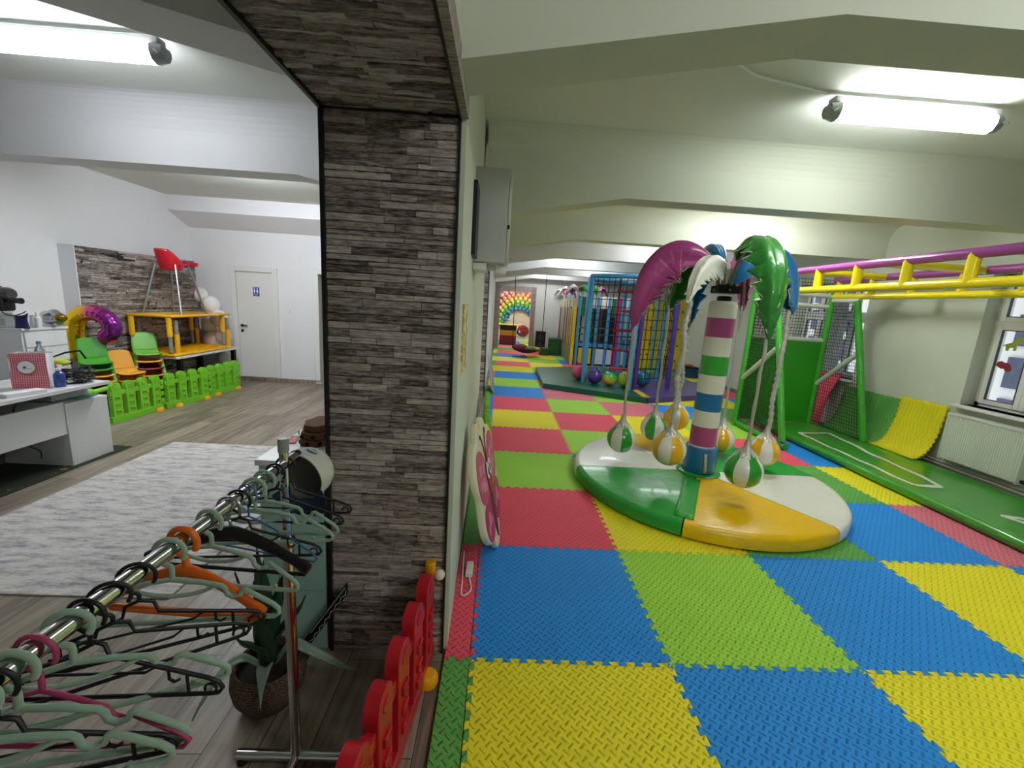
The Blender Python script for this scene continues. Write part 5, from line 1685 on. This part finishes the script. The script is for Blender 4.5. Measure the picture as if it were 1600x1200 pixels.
bag = thing('gift_bag', 'red gingham paper bag with round white sticker on the desk', 'bag', (-4.05, 1.985, 0.749), -1.15)
def gingham():
    m = mat('red_gingham', '#D65468', 0.7)
    nt = m.node_tree
    g = nt.nodes.new('ShaderNodeTexCoord')
    s = nt.nodes.new('ShaderNodeSeparateXYZ')
    nt.links.new(g.outputs['Object'], s.inputs[0])
    def st(o):
        return mathn(nt, 'GREATER_THAN', mathn(nt, 'FRACT', mathn(nt, 'MULTIPLY', o, 70.0)), 0.5)
    f = mathn(nt, 'MULTIPLY', mathn(nt, 'ADD', st(s.outputs[1]), st(s.outputs[2])), 0.5)
    nt.links.new(ramp(nt, f, [(0.0, '#EBC9CB'), (0.5, '#D9707F'), (1.0, '#C63B52')]), nt.nodes['Principled BSDF'].inputs['Base Color'])
    return m
bw, bd, bh = 0.118, 0.06, 0.31
m = M()
m.grid(lambda u, v: (bd + 0.006 * math.sin(7 * u + 3 * v), (v - 0.5) * 2 * bw, bh * u), 8, 8)
m.build('gingham_front', gingham(), bag, smooth=60)
PAP = mat('white_paper', '#E6E6E8', 0.7, bump=0.5, bscale=14, bdist=0.01)
m = M()
m.grid(lambda u, v: (bd - 2 * bd * v, bw - (0.03 * math.sin(PI * v) * (0.4 + 0.6 * u)), bh * u * (1 - 0.03 * v)), 8, 6)
m.grid(lambda u, v: (bd - 2 * bd * v, -bw + (0.03 * math.sin(PI * v)), bh * u), 8, 6)
m.grid(lambda u, v: (-bd, (v - 0.5) * 2 * bw, bh * u), 4, 4)
m.grid(lambda u, v: (bd - 2 * bd * u, (v - 0.5) * 2 * bw, 0.001), 2, 2)
m.build('paper_sides', PAP, bag, smooth=60)
m = M()
m.lathe([(0.058, 0), (0.058, 0.002), (0.0001, 0.002)], (bd + 0.007, -0.01, 0.19), 28, axis=(1, 0, 0))
stk = m.build('round_sticker', mat('sticker_paper', '#EFEDEF', 0.5), bag)
m = M()
m.tube([(bd + 0.01, -0.01 + 0.057 * math.cos(2 * PI * k / 28), 0.19 + 0.057 * math.sin(2 * PI * k / 28)) for k in range(28)], 0.002, 5, closed=True)
m.build('sticker_rim', mat('rim_grey', '#8A3A4A', 0.5), stk)
m = M()
m.ball((bd + 0.01, -0.02, 0.19), 0.008, 8, 6, sq=(0.3, 1.3, 1))
m.tube([(bd + 0.01, -0.03 + 0.02 * k, 0.175 + 0.004 * (k % 2)) for k in range(4)], 0.0012, 4)
m.build('sticker_drawing', mat('drawing_red', '#9C4454', 0.6), stk)
wb_ = thing('water_bottle', 'clear plastic water bottle behind the gingham bag', 'bottle', (-4.27, 2.27, 0.749))
PLC = mat('clear_plastic', '#DCE6EE', 0.08, trans=0.85, ior=1.2)
M().lathe([(0.04, 0), (0.043, 0.01), (0.043, 0.24), (0.036, 0.29), (0.016, 0.33), (0.015, 0.35)], (0, 0, 0), 20).build('bottle_body', PLC, wb_)
M().lathe([(0.018, 0.345), (0.018, 0.37), (0.0001, 0.372)], (0, 0, 0), 16).build('cap', mat('cap_blue_grey', '#7E8EA6', 0.4), wb_)
sz = thing('sanitizer_bottle', 'blue pump bottle of hand sanitizer beside the gingham bag', 'pump bottle', (-3.9, 2.05, 0.749))
M().lathe([(0.036, 0), (0.04, 0.008), (0.04, 0.11), (0.03, 0.13), (0.015, 0.14), (0.015, 0.15)], (0, 0, 0), 20).build('bottle_body', mat('blue_gel', '#2C4E9C', 0.12, coat=0.6, trans=0.2), sz)
M().lathe([(0.018, 0.148), (0.018, 0.168), (0.007, 0.17), (0.007, 0.195)], (0, 0, 0), 14).tube([(0.0, 0, 0.197), (0.035, -0.01, 0.197), (0.045, -0.012, 0.188)], 0.008, 8).build('pump', PVC, sz)
pc_ = thing('white_carton', 'flat white carton on the desk edge before the gingham bag', 'carton', (-3.88, 1.72, 0.749), -0.2)
M().box(-0.05, 0.06, -0.13, 0.13, 0, 0.03).build('carton_body', PAP, pc_, bevel=0.003)
cb = thing('cardboard_box', 'brown cardboard box at the left end of the desk', 'box', (-3.97, 1.33, 0.749), 0.1)
M().box(-0.1, 0.1, -0.13, 0.13, 0, 0.15).build('carton_body', mat('cardboard', '#8A6148', 0.8, bump=0.1, bscale=60), cb, bevel=0.003)
M().box(-0.1, 0.1, -0.02, 0.02, 0.15, 0.151).build('tape', mat('tape_tan', '#A98460', 0.3), cb)

# ------------------------------------------------------------------ hangers
SAGE = mat('sage_flocked', '#8FA895', 0.95, bump=0.3, bscale=900, sheen=0.3, var=0.06, vscale=30)
HBK = mat('hanger_black', '#131315', 0.45)
ORG = mat('hanger_orange', '#E2681C', 0.35, coat=0.15)
PNK = mat('hanger_pink', '#A83A63', 0.45)
BLW = mat('hanger_blue_wire', '#3E6C9C', 0.4)
DKG = mat('hanger_slate', '#4A5450', 0.6)
def mir(p):
    return [(-x, y, z) for x, y, z in reversed(p)]
RAILR = 0.017
def hook(r=0.0295, neck=-0.072, a0=-35, tr=0.0046):
    """rail centre at the origin; hook sits over it"""
    c = RAILR + tr + 0.0006 - r
    p = [(r * math.cos(math.radians(a)), 0, c + r * math.sin(math.radians(a))) for a in range(a0, 212, 16)]
    return p + spline([p[-1], (-0.012, 0, c - r * 0.95), (0.0, 0, c - r * 1.25), (0.0, 0, neck)], 4)[1:]
def sage_parts(t, mm=SAGE):
    r = 0.0054
    M().tube(hook(tr=r), r, 8).build('hook', mm, t, smooth=80)
    half = [(0.0, 0, -0.072), (0.05, 0, -0.08), (0.095, 0, -0.092), (0.103, 0, -0.1), (0.106, 0, -0.113), (0.118, 0, -0.121), (0.132, 0, -0.117), (0.137, 0, -0.106), (0.143, 0, -0.104), (0.20, 0, -0.145), (0.211, 0, -0.158), (0.211, 0, -0.168), (0.203, 0, -0.175), (0.16, 0, -0.176), (0.0, 0, -0.176)]
    loop = [half[0]] + half[1:] + mir(half[1:-1])
    M().tube(loop, r, 8, closed=True).build('shoulder_loop', mm, t, smooth=80)
    c = spline([(-0.085, 0, -0.091), (-0.05, 0, -0.106), (0, 0, -0.113), (0.05, 0, -0.106), (0.085, 0, -0.091)], 4)
    m = M().tube(c, r * 0.85, 8)
    for s in (1, -1):
        m.tube([(s * 0.155, 0, -0.174), (s * 0.158, 0, -0.164)], r * 0.8, 6)
    m.build('inner_bar', mm, t, smooth=80)
def black_parts(t, mm=HBK, r=0.0038):
    M().tube(hook(neck=-0.06, tr=r), r, 8).build('hook', mm, t, smooth=80)
    half = [(0.0, 0, -0.058), (0.022, 0, -0.066), (0.028, 0, -0.09), (0.185, 0, -0.14), (0.203, 0, -0.15), (0.209, 0, -0.162), (0.202, 0, -0.172), (0.185, 0, -0.174), (0.0, 0, -0.174)]
    loop = half + mir(half[1:-1])
    M().tube(loop, r, 8, closed=True).build('shoulder_loop', mm, t, smooth=80)
    m = M()
    for s in (1, -1):
        m.tube([(s * 0.15, 0, -0.131), (s * 0.15, 0, -0.172)], r * 0.8, 6)
        m.tube([(s * 0.12, 0, -0.122), (s * 0.12, 0, -0.14), (s * 0.128, 0, -0.147), (s * 0.137, 0, -0.142)], r * 0.7, 6)
        m.tube(arc((s * 0.188, 0, -0.163), 0.010, -60, 200, 8), r * 0.7, 6)
    m.tube([(-0.10, 0, -0.114), (-0.082, 0, -0.126), (0.082, 0, -0.126), (0.10, 0, -0.114)], r * 0.7, 6)
    m.build('strap_hooks', mm, t, smooth=80)
def thick_parts(t, mm, bar=True):
    M().tube(hook(r=0.031, neck=-0.075, tr=0.0075 if mm is ORG else 0.004), 0.0075 if mm is ORG else 0.004, 8).build('hook', mm if mm is ORG else STEEL, t, smooth=80)
    n = 24
    pts, rr = [], []
    for i in range(n + 1):
        u = i / n * 2 - 1
        pts.append(((0.185 if mm is ORG else 0.215) * u, -0.018 * abs(u) ** 2, -0.078 - 0.08 * abs(u) ** 1.35))
        rr.append((0.0165 if mm is ORG else 0.021) - (0.0045 if mm is ORG else 0.008) * abs(u) + 0.004 * (abs(u) > 0.9))
    M().tube(pts, rr, 10, flat=0.62).build('shoulders', mm, t, smooth=80)
    if bar:
        k_ = 0.86 if mm is ORG else 1.0
        M().tube([(-0.208 * k_, -0.016, -0.15), (-0.20 * k_, -0.01, -0.178), (0.20 * k_, -0.01, -0.178), (0.208 * k_, -0.016, -0.15)], 0.009 if mm is ORG else 0.005, 8).build('trouser_bar', mm, t, smooth=80)
def wire_parts(t, mm, r=0.0028):
    M().tube(hook(neck=-0.075, tr=r), r, 6).build('hook', mm, t, smooth=80)
    half = [(0.0, 0, -0.075), (0.05, 0, -0.09), (0.09, 0, -0.105), (0.1, 0, -0.12), (0.115, 0, -0.125), (0.13, 0, -0.118), (0.2, 0, -0.155), (0.212, 0, -0.168), (0.203, 0, -0.18), (0.0, 0, -0.18)]
    M().tube(half + mir(half[1:-1]), r, 6, closed=True).build('shoulder_loop', mm, t, smooth=80)
RX_, RZ_ = -0.63, 1.178
def hang(kind, y, yaw, label, mm=None):
    t = thing('clothes_hanger', label, 'clothes hanger', (RX_, y, RZ_), yaw, 'empty hangers on the chrome rail')
    {'sage': sage_parts, 'black': black_parts, 'orange': lambda q: thick_parts(q, ORG), 'thick': lambda q: thick_parts(q, HBK), 'pink': lambda q: wire_parts(q, PNK, 0.0042), 'blue': lambda q: wire_parts(q, BLW)}[kind](t)
    return t
HL = [('black', -0.462, 0.07, 'black hanger at the far rail end, right in front of the cap'),
      ('black', -0.525, 0.0, 'second black hanger from the far rail end, overlapping the chrome post'),
      ('sage', -0.585, 0.03, 'farthest sage green flocked hanger on the chrome rail'),
      ('sage', -0.640, 0.12, 'second farthest sage green flocked hanger on the chrome rail'),
      ('blue', -0.672, -0.22, 'thin blue wire hanger, the only blue one on the rail'),
      ('black', -0.712, 0.10, 'thin black hanger just beyond the thick black coat hanger'),
      ('thick', -0.752, -0.06, 'thick black coat hanger with broad shoulders'),
      ('sage', -0.826, -0.07, 'sage green flocked hanger just beyond the orange one'),
      ('orange', -0.912, -0.06, 'bright orange plastic hanger in the middle of the rail'),
      ('sage', -0.952, 0.13, 'sage green flocked hanger just in front of the orange one'),
      ('black', -1.035, 0.45, 'black hanger standing alone between the sage hanger and the nearest black group'),
      ('black', -1.092, 0.57, 'black hanger in the nearest group, the one farthest from the viewer'),
      ('black', -1.135, 0.07, 'black hanger in the nearest group, tilted beside the sage hook'),
      ('sage', -1.165, 0.40, 'sage green flocked hanger just beyond the pink hook'),
      ('pink', -1.214, 0.02, 'thin dark pink hanger near the viewer'),
      ('sage', -1.246, 0.20, 'sage green flocked hanger just in front of the pink hook'),
      ('black', -1.272, 0.26, 'black hanger nearest the viewer at the lower left'),
      ('sage', -1.295, 0.30, 'sage green flocked hanger nearest the viewer but one, cut by the frame edge'),
      ('sage', -1.335, 0.1, 'nearest sage green flocked hanger at the bottom left corner')]
for h_ in HL:
    hang(*h_)
# pile of spare hangers on the desk
for k in range(9):
    t = thing('clothes_hanger', 'slate hanger lying in the pile on the desk, %s from the bottom' % ORD[k], 'clothes hanger', (-4.1 + 0.008 * (k % 3), 2.27 + 0.012 * (k % 4), 0.76 + 0.0125 * k), 0, 'spare hangers piled on the desk')
    sage_parts(t, DKG if k % 2 else HBK)
    t.rotation_euler = (PI / 2, 0, -0.9 + 0.08 * ((k * 5) % 4))
hk = thing('wire_frame', 'bent black metal frame standing over the hanger pile on the desk', 'wire frame', (-4.1, 2.15, 0.749))
W(M().tube([(-3.86, 2.22, 0.757), (-3.93, 2.14, 0.757), (-4.05, 2.1, 0.98), (-4.07, 2.3, 1.02), (-4.03, 2.4, 1.03), (-4.0, 2.42, 0.95)], 0.009, 8).tube([(-3.93, 2.14, 0.757), (-3.88, 2.3, 0.765), (-3.92, 2.39, 0.77)], 0.005, 6), hk).build('bent_rod', BLACKM, hk)
yb = thing('strap_bundle', 'lime yellow and red straps heaped on the hanger pile', 'straps', (-4.16, 2.26, 0.875))
M().ball((0.02, 0.05, 0.045), 0.06, 14, 8, sq=(1.3, 1, 0.6)).build('lime_strap', mat('strap_lime', '#C6D63A', 0.6, bump=0.6, bscale=30), yb)
M().ball((0.04, -0.06, 0.03), 0.05, 14, 8, sq=(1.1, 1.2, 0.5)).build('red_strap', mat('strap_red', '#B8323A', 0.6, bump=0.6, bscale=30), yb)
M().ball((-0.02, 0.13, 0.035), 0.05, 14, 8, sq=(1.4, 1, 0.6)).build('black_strap', BLACK, yb)

# ------------------------------------------------------------------ clothes rack
rk = thing('clothes_rack', 'chrome clothes rack with a long rail full of hangers', 'clothes rack', (-0.63, -1.2, ZF))
def wr_(m_):
    return W(m_, rk)
wr_(M().tube([(-0.63, -2.25, 1.178), (-0.63, -0.40, 1.178)], 0.017, 20)).build('rail', CHROME, rk)
wr_(M().lathe([(0.018, 0), (0.02, 0.004), (0.02, 0.016), (0.0001, 0.018)], (-0.63, -0.4, 1.178), 16, axis=(0, 1, 0))).build('rail_cap', BLACK, rk)
for y in (-0.47, -2.2):
    p = wr_(M().tube([(-0.63, y, ZF + 0.03), (-0.63, y, 0.9)], 0.0185, 20)).build('post', CHROME, rk)
    wr_(M().tube([(-0.63, y, 0.86), (-0.63, y, 1.225)], 0.0145, 16)).build('inner_post', CHROME, p)
    h = M()
    for k in range(11):
        h.lathe([(0.0045, 0.0), (0.0045, 0.0008), (0.0001, 0.0008)], (-0.63, y - 0.0142, 0.9 + 0.028 * k), 10, axis=(0, -1, 0))
    wr_(h).build('post_holes', mat('hole_dark', '#232326', 0.6), p)
    wr_(M().lathe([(0.024, 0.885), (0.026, 0.89), (0.026, 0.915), (0.02, 0.92)], (-0.63, y, 0), 18)).build('collar', CHROME, p)
    wr_(M().lathe([(0.017, 1.222), (0.017, 1.262), (0.0145, 1.266), (0.0001, 1.266)], (-0.63, y, 0), 18)).build('post_cap', mat('cap_grey_plastic', '#8E908E', 0.4), p)
    wr_(M().tube([(-0.85, y, ZF + 0.03), (-0.41, y, ZF + 0.03)], 0.0185, 18)).build('foot_bar', CHROME, rk)
    for x in (-0.83, -0.43):
        wr_(M().lathe([(0.022, ZF), (0.022, ZF + 0.02), (0.012, ZF + 0.025)], (x, y, 0), 14)).build('foot_pad', BLACK, rk)
wr_(M().tube([(-0.63, -2.2, ZF + 0.03), (-0.63, -0.47, ZF + 0.03)], 0.0175, 18)).build('base_bar', CHROME, rk)

# cap hanging at the rail end
cap = thing('baseball_cap', 'pale grey baseball cap with dark blue peak hanging on the rail end', 'cap', (-0.622, -0.385, 1.095))
ax = Vector((0.26, 0.93, 0.14)).normalized()
CAPG = mat('cap_grey', '#C4C3BB', 0.85, bump=0.4, bscale=400)
CAPD = mat('cap_lining', '#6E6B66', 0.85)
pr = [(0.088, 0.0), (0.092, 0.02), (0.09, 0.05), (0.078, 0.08), (0.055, 0.105), (0.025, 0.118), (0.0001, 0.12)]
M().lathe(pr, (0, 0, 0), 32, axis=ax, cap=False).build('crown', CAPG, cap, smooth=80)
M().lathe([(r * 0.96, z - 0.0 if z > 0 else 0.001) for r, z in [(a, b * 0.97) for a, b in pr]], (0, 0, 0), 32, axis=ax, cap=False).build('lining', CAPD, cap, smooth=80)
M().lathe([(0.0865, 0.0), (0.0905, 0.0), (0.0905, 0.018), (0.0865, 0.018)], (0, 0, 0), 32, axis=ax, cap=False).build('sweatband', CAPG, cap)
rot = Vector((0, 0, 1)).rotation_difference(ax).to_matrix()
# peak: grows from the lower rim
dn = (Vector((0.1, 0, -1)) - ax * Vector((0.1, 0, -1)).dot(ax)).normalized()
sd = ax.cross(dn).normalized()
def peak(u, v):
    a = (v - 0.5) * 2.1
    r = 0.088 + 0.062 * u * math.cos(a * 0.72)
    p = (dn * math.cos(a) + sd * math.sin(a)) * r - ax * (0.012 * u + 0.03 * u * (1 - math.cos(a)))
    return tuple(p)
M().grid(peak, 8, 20).build('peak', mat('peak_blue', '#1E3A5C', 0.8), cap, solid=0.004, smooth=80)
bdg = M()
up2 = -dn
for u0 in range(1):
    def bd_(u, v):
        a = -0.35 + 0.45 * v
        h = 0.035 + 0.03 * u
        rr_c = 0.0935 if h < 0.05 else 0.088
        w = 1 - abs(2 * v - 1) ** 2 * 0.5
        return tuple((up2 * math.cos(a - 0.3) + sd * math.sin(a - 0.3)) * rr_c + ax * (0.035 + 0.026 * (u - 0.5) * w + 0.01))
    bdg.grid(bd_, 4, 8)
bdg.build('embroidery', mat('patch_blue', '#4E7FA6', 0.8), cap, solid=0.002)

# ------------------------------------------------------------------ teal cabinet by the pillar
tc_ = thing('teal_cabinet', 'pale teal cabinet with white top beside the stone pillar', 'cabinet', (-0.87, 0.55, ZF))
TEAL = mat('teal_laminate', '#9CC3BD', 0.4, var=0.02)
W(M().box(-1.02, -0.725, 0.06, 1.9, ZF, 0.945), tc_).build('carcass', TEAL, tc_, bevel=0.003)
W(M().box(-1.03, -0.72, 0.045, 1.91, 0.945, 0.972), tc_).build('worktop', WHITE, tc_, bevel=0.003)
W(M().box(-1.018, -0.727, 0.052, 0.06, ZF + 0.33, ZF + 0.945), tc_).build('side_panel', TEAL, tc_, bevel=0.002)
cork = thing('cork_stack', 'brown perforated cork shape standing on the teal cabinet', 'ornament', (-0.86, 0.36, 0.972))
CORK = mat('cork_brown', '#6F4A31', 0.85, bump=0.5, bscale=40, var=0.2, vscale=20)
rr = random.Random(9)
for k, (z, s) in enumerate(((0.0, 1.0), (0.035, 0.94), (0.07, 0.8))):
    ol = smooth_loop([((0.085 + 0.012 * (i % 2)) * s * math.cos(2 * PI * i / 14), (0.125 + 0.015 * (i % 2)) * s * math.sin(2 * PI * i / 14)) for i in range(14)], 3)
    m = M(); m.prism(ol, lambda a, b: (a, b, z), lambda a, b: (a, b, z + 0.033))
    o = m.build('cork_layer', CORK, cork, bevel=0.004)
hl = M()
for k in range(9):
    a = -2.9 + 0.3 * k
    hl.lathe([(0.011, 0), (0.011, 0.003), (0.0001, 0.003)], (0.094 * math.cos(a), 0.136 * math.sin(a), 0.02 + 0.035 * (k % 2)), 10, axis=(math.cos(a), math.sin(a), 0))
hl.build('holes', mat('hole_brown', '#1F140D', 0.9), cork)
pb_ = thing('white_pail', 'small white pail with wire handle at the back of the teal cabinet', 'pail', (-0.93, 0.78, 0.972))
M().lathe([(0.035, 0), (0.038, 0.004), (0.046, 0.1), (0.05, 0.102), (0.05, 0.108), (0.044, 0.106), (0.036, 0.01), (0.0001, 0.008)], (0, 0, 0), 20).build('pail_body', WHITE, pb_)
M().tube(arc((0, 0, 0.1), 0.05, 150, 215, 8) , 0.0025, 6).build('wire_handle', STEEL, pb_)
oc = thing('orange_card', 'small flat orange card on the edge of the teal cabinet top', 'card', (-0.99, 0.33, 0.972), 0.25)
M().box(-0.02, 0.02, -0.06, 0.06, 0, 0.004).build('card_face', mat('card_orange', '#C8542C', 0.6), oc)
M().box(-0.012, 0.012, -0.045, 0.045, 0.004, 0.0045).build('card_print', mat('card_pale', '#D98A6C', 0.6), oc)

# ------------------------------------------------------------------ potted plant
pl = thing('potted_plant', 'agave-like plant with pointed leaves in a woven basket pot', 'plant', (-0.86, -0.22, ZF))
def wicker():
    m = mat('woven_basket', '#6E5646', 0.8)
    nt = m.node_tree
    b = nt.nodes['Principled BSDF']
    g = nt.nodes.new('ShaderNodeTexCoord')
    w = nt.nodes.new('ShaderNodeTexWave')
    w.bands_direction = 'Z'
    w.inputs['Scale'].default_value = 34
    w.inputs['Distortion'].default_value = 6
    w.inputs['Detail'].default_value = 3
    w.inputs['Detail Scale'].default_value = 5
    nt.links.new(g.outputs['Object'], w.inputs[0])
    nt.links.new(ramp(nt, w.outputs['Fac'], [(0, '#33251B'), (0.5, '#6E5646'), (1, '#8E7460')]), b.inputs['Base Color'])
    bp = nt.nodes.new('ShaderNodeBump')
    bp.inputs['Strength'].default_value = 0.9
    bp.inputs['Distance'].default_value = 0.006
    nt.links.new(w.outputs['Fac'], bp.inputs['Height'])
    nt.links.new(bp.outputs[0], b.inputs['Normal'])
    return m
M().lathe([(0.075, 0), (0.105, 0.02), (0.138, 0.08), (0.146, 0.13), (0.14, 0.18), (0.128, 0.205), (0.12, 0.2), (0.126, 0.17), (0.12, 0.15)], (0, 0, 0), 40).build('basket', wicker(), pl, smooth=60)
M().lathe([(0.122, 0.165), (0.05, 0.175), (0.0001, 0.175)], (0, 0, 0), 24).build('soil', mat('soil', '#1E1712', 0.95, bump=0.8, bscale=60), pl)
LF = mat('agave_leaf', '#26402C', 0.5, var=0.25, vscale=9, bump=0.1, bscale=30)
LFL = mat('agave_pale_leaf', '#7F9484', 0.5, var=0.2, vscale=12)
def leaf(az, pts, w, mm=LF):
    """pts: (r, z) mid-rib"""
    a = math.radians(az)
    er, et = Vector((math.cos(a), math.sin(a), 0)), Vector((-math.sin(a), math.cos(a), 0))
    P = [er * p.x + Vector((0, 0, p.z)) for p in spline([(r, 0, z) for r, z in pts], 6)]
    n = len(P) - 1
    m = M()
    def f(u, v):
        i = min(n, int(round(u * n)))
        ww = w * (0.75 + 0.5 * math.sin(PI * min(1, u * 1.2))) * (1 - u ** 2.2)
        s = (v - 0.5) * 2
        return tuple(P[i] + et * ww * s + Vector((0, 0, 1)) * abs(s) * ww * 0.5 - er * abs(s) * ww * 0.3)
    m.grid(f, n, 4)
    m.build('leaf', mm, pl, solid=0.006, smooth=70)
for az, h, w, lean in ((200, 0.64, 0.028, 0.10), (275, 0.52, 0.034, 0.08), (330, 0.6, 0.03, 0.11), (60, 0.62, 0.032, 0.1), (130, 0.68, 0.03, 0.12), (20, 0.48, 0.03, 0.15), (245, 0.42, 0.03, 0.13), (300, 0.70, 0.03, 0.04), (160, 0.56, 0.03, 0.06), (95, 0.5, 0.03, 0.14)):
    leaf(az, [(0.02, 0.17), (0.04, 0.17 + (h - 0.17) * 0.4), (lean * 0.8, 0.17 + (h - 0.17) * 0.75), (lean, h)], w)
leaf(215, [(0.03, 0.18), (0.1, 0.25), (0.17, 0.22), (0.24, 0.12), (0.27, 0.06)], 0.022, LFL)
leaf(10, [(0.03, 0.18), (0.1, 0.26), (0.2, 0.2), (0.31, 0.12), (0.36, 0.1)], 0.024, LFL)
leaf(290, [(0.03, 0.18), (0.09, 0.24), (0.16, 0.23), (0.21, 0.17)], 0.024, LFL)
# black zigzag strip leaning at the cabinet
zz = thing('black_zigzag_strip', 'black strip with white zigzag line leaning across the cabinet corner', 'strip', (-0.74, 0.0, ZF))
A, B = Vector((-0.80, -0.005, 0.07)), Vector((-0.615, 0.02, 0.36))
d = (B - A).normalized(); nx = Vector((d.z, 0, -d.x))
def zs_(a, c, dd):
    p = A + d * a + nx * c
    return (p.x, p.y - dd, p.z)
LZ = (B - A).length
m = M(); m.prism([(-0.03, -0.02), (0.0, 0.02), (LZ - 0.02, 0.022), (LZ + 0.03, -0.012)], lambda a, c: zs_(a, c, 0.0), lambda a, c: zs_(a, c, 0.006))
W(m, zz).build('strip', BLACK, zz, smooth=0)
m = M()
m.tube([zs_(0.02 + (LZ - 0.03) * k / 14, 0.012 + (0.005 if k % 2 else -0.005), 0.007) for k in range(15)], 0.0016, 5)
m.tube([zs_(0.06, -0.012, 0.007), zs_(LZ, -0.004, 0.007)], 0.0014, 5)
W(m, zz).build('zigzag_line', PVC, zz)
W(M().tube([(-0.80, -0.002, ZF), (-0.80, -0.002, 0.07)], 0.006, 6), zz).build('stem', BLACK, zz)

# ------------------------------------------------------------------ rug
def rug_mat():
    m = mat('grey_rug', '#B5B0AE', 0.95, bump=0.3, bscale=600, sheen=0.2, bdist=0.002)
    nt = m.node_tree
    b = nt.nodes['Principled BSDF']
    g = nt.nodes.new('ShaderNodeTexCoord')
    mp = nt.nodes.new('ShaderNodeMapping')
    mp.inputs['Rotation'].default_value = (0, 0, -0.5)
    mp.inputs['Scale'].default_value = (2.6, 10, 1)
    nt.links.new(g.outputs['Object'], mp.inputs[0])
    z1 = nt.nodes.new('ShaderNodeTexNoise')
    z1.inputs['Scale'].default_value = 1.6; z1.inputs['Detail'].default_value = 8; z1.inputs['Roughness'].default_value = 0.82
    nt.links.new(mp.outputs[0], z1.inputs[0])
    nt.links.new(ramp(nt, z1.outputs[0], [(0.34, '#6A6872'), (0.43, '#A09CA0'), (0.5, '#C2BDB9'), (0.58, '#D6D1CC'), (0.68, '#B3ABA6')]), b.inputs['Base Color'])
    return m
m = M()
m.box(-0.88, 0.88, -1.23, 1.23, 0, 0.010)
o = m.build('rug', rug_mat(), bevel=0.004)
o.location = (-2.63, 1.58, ZF)
o.rotation_euler = (0, 0, 0.012)
tag(o, 'grey and cream abstract rug on the wood-look floor behind the rack', 'rug', c=False)
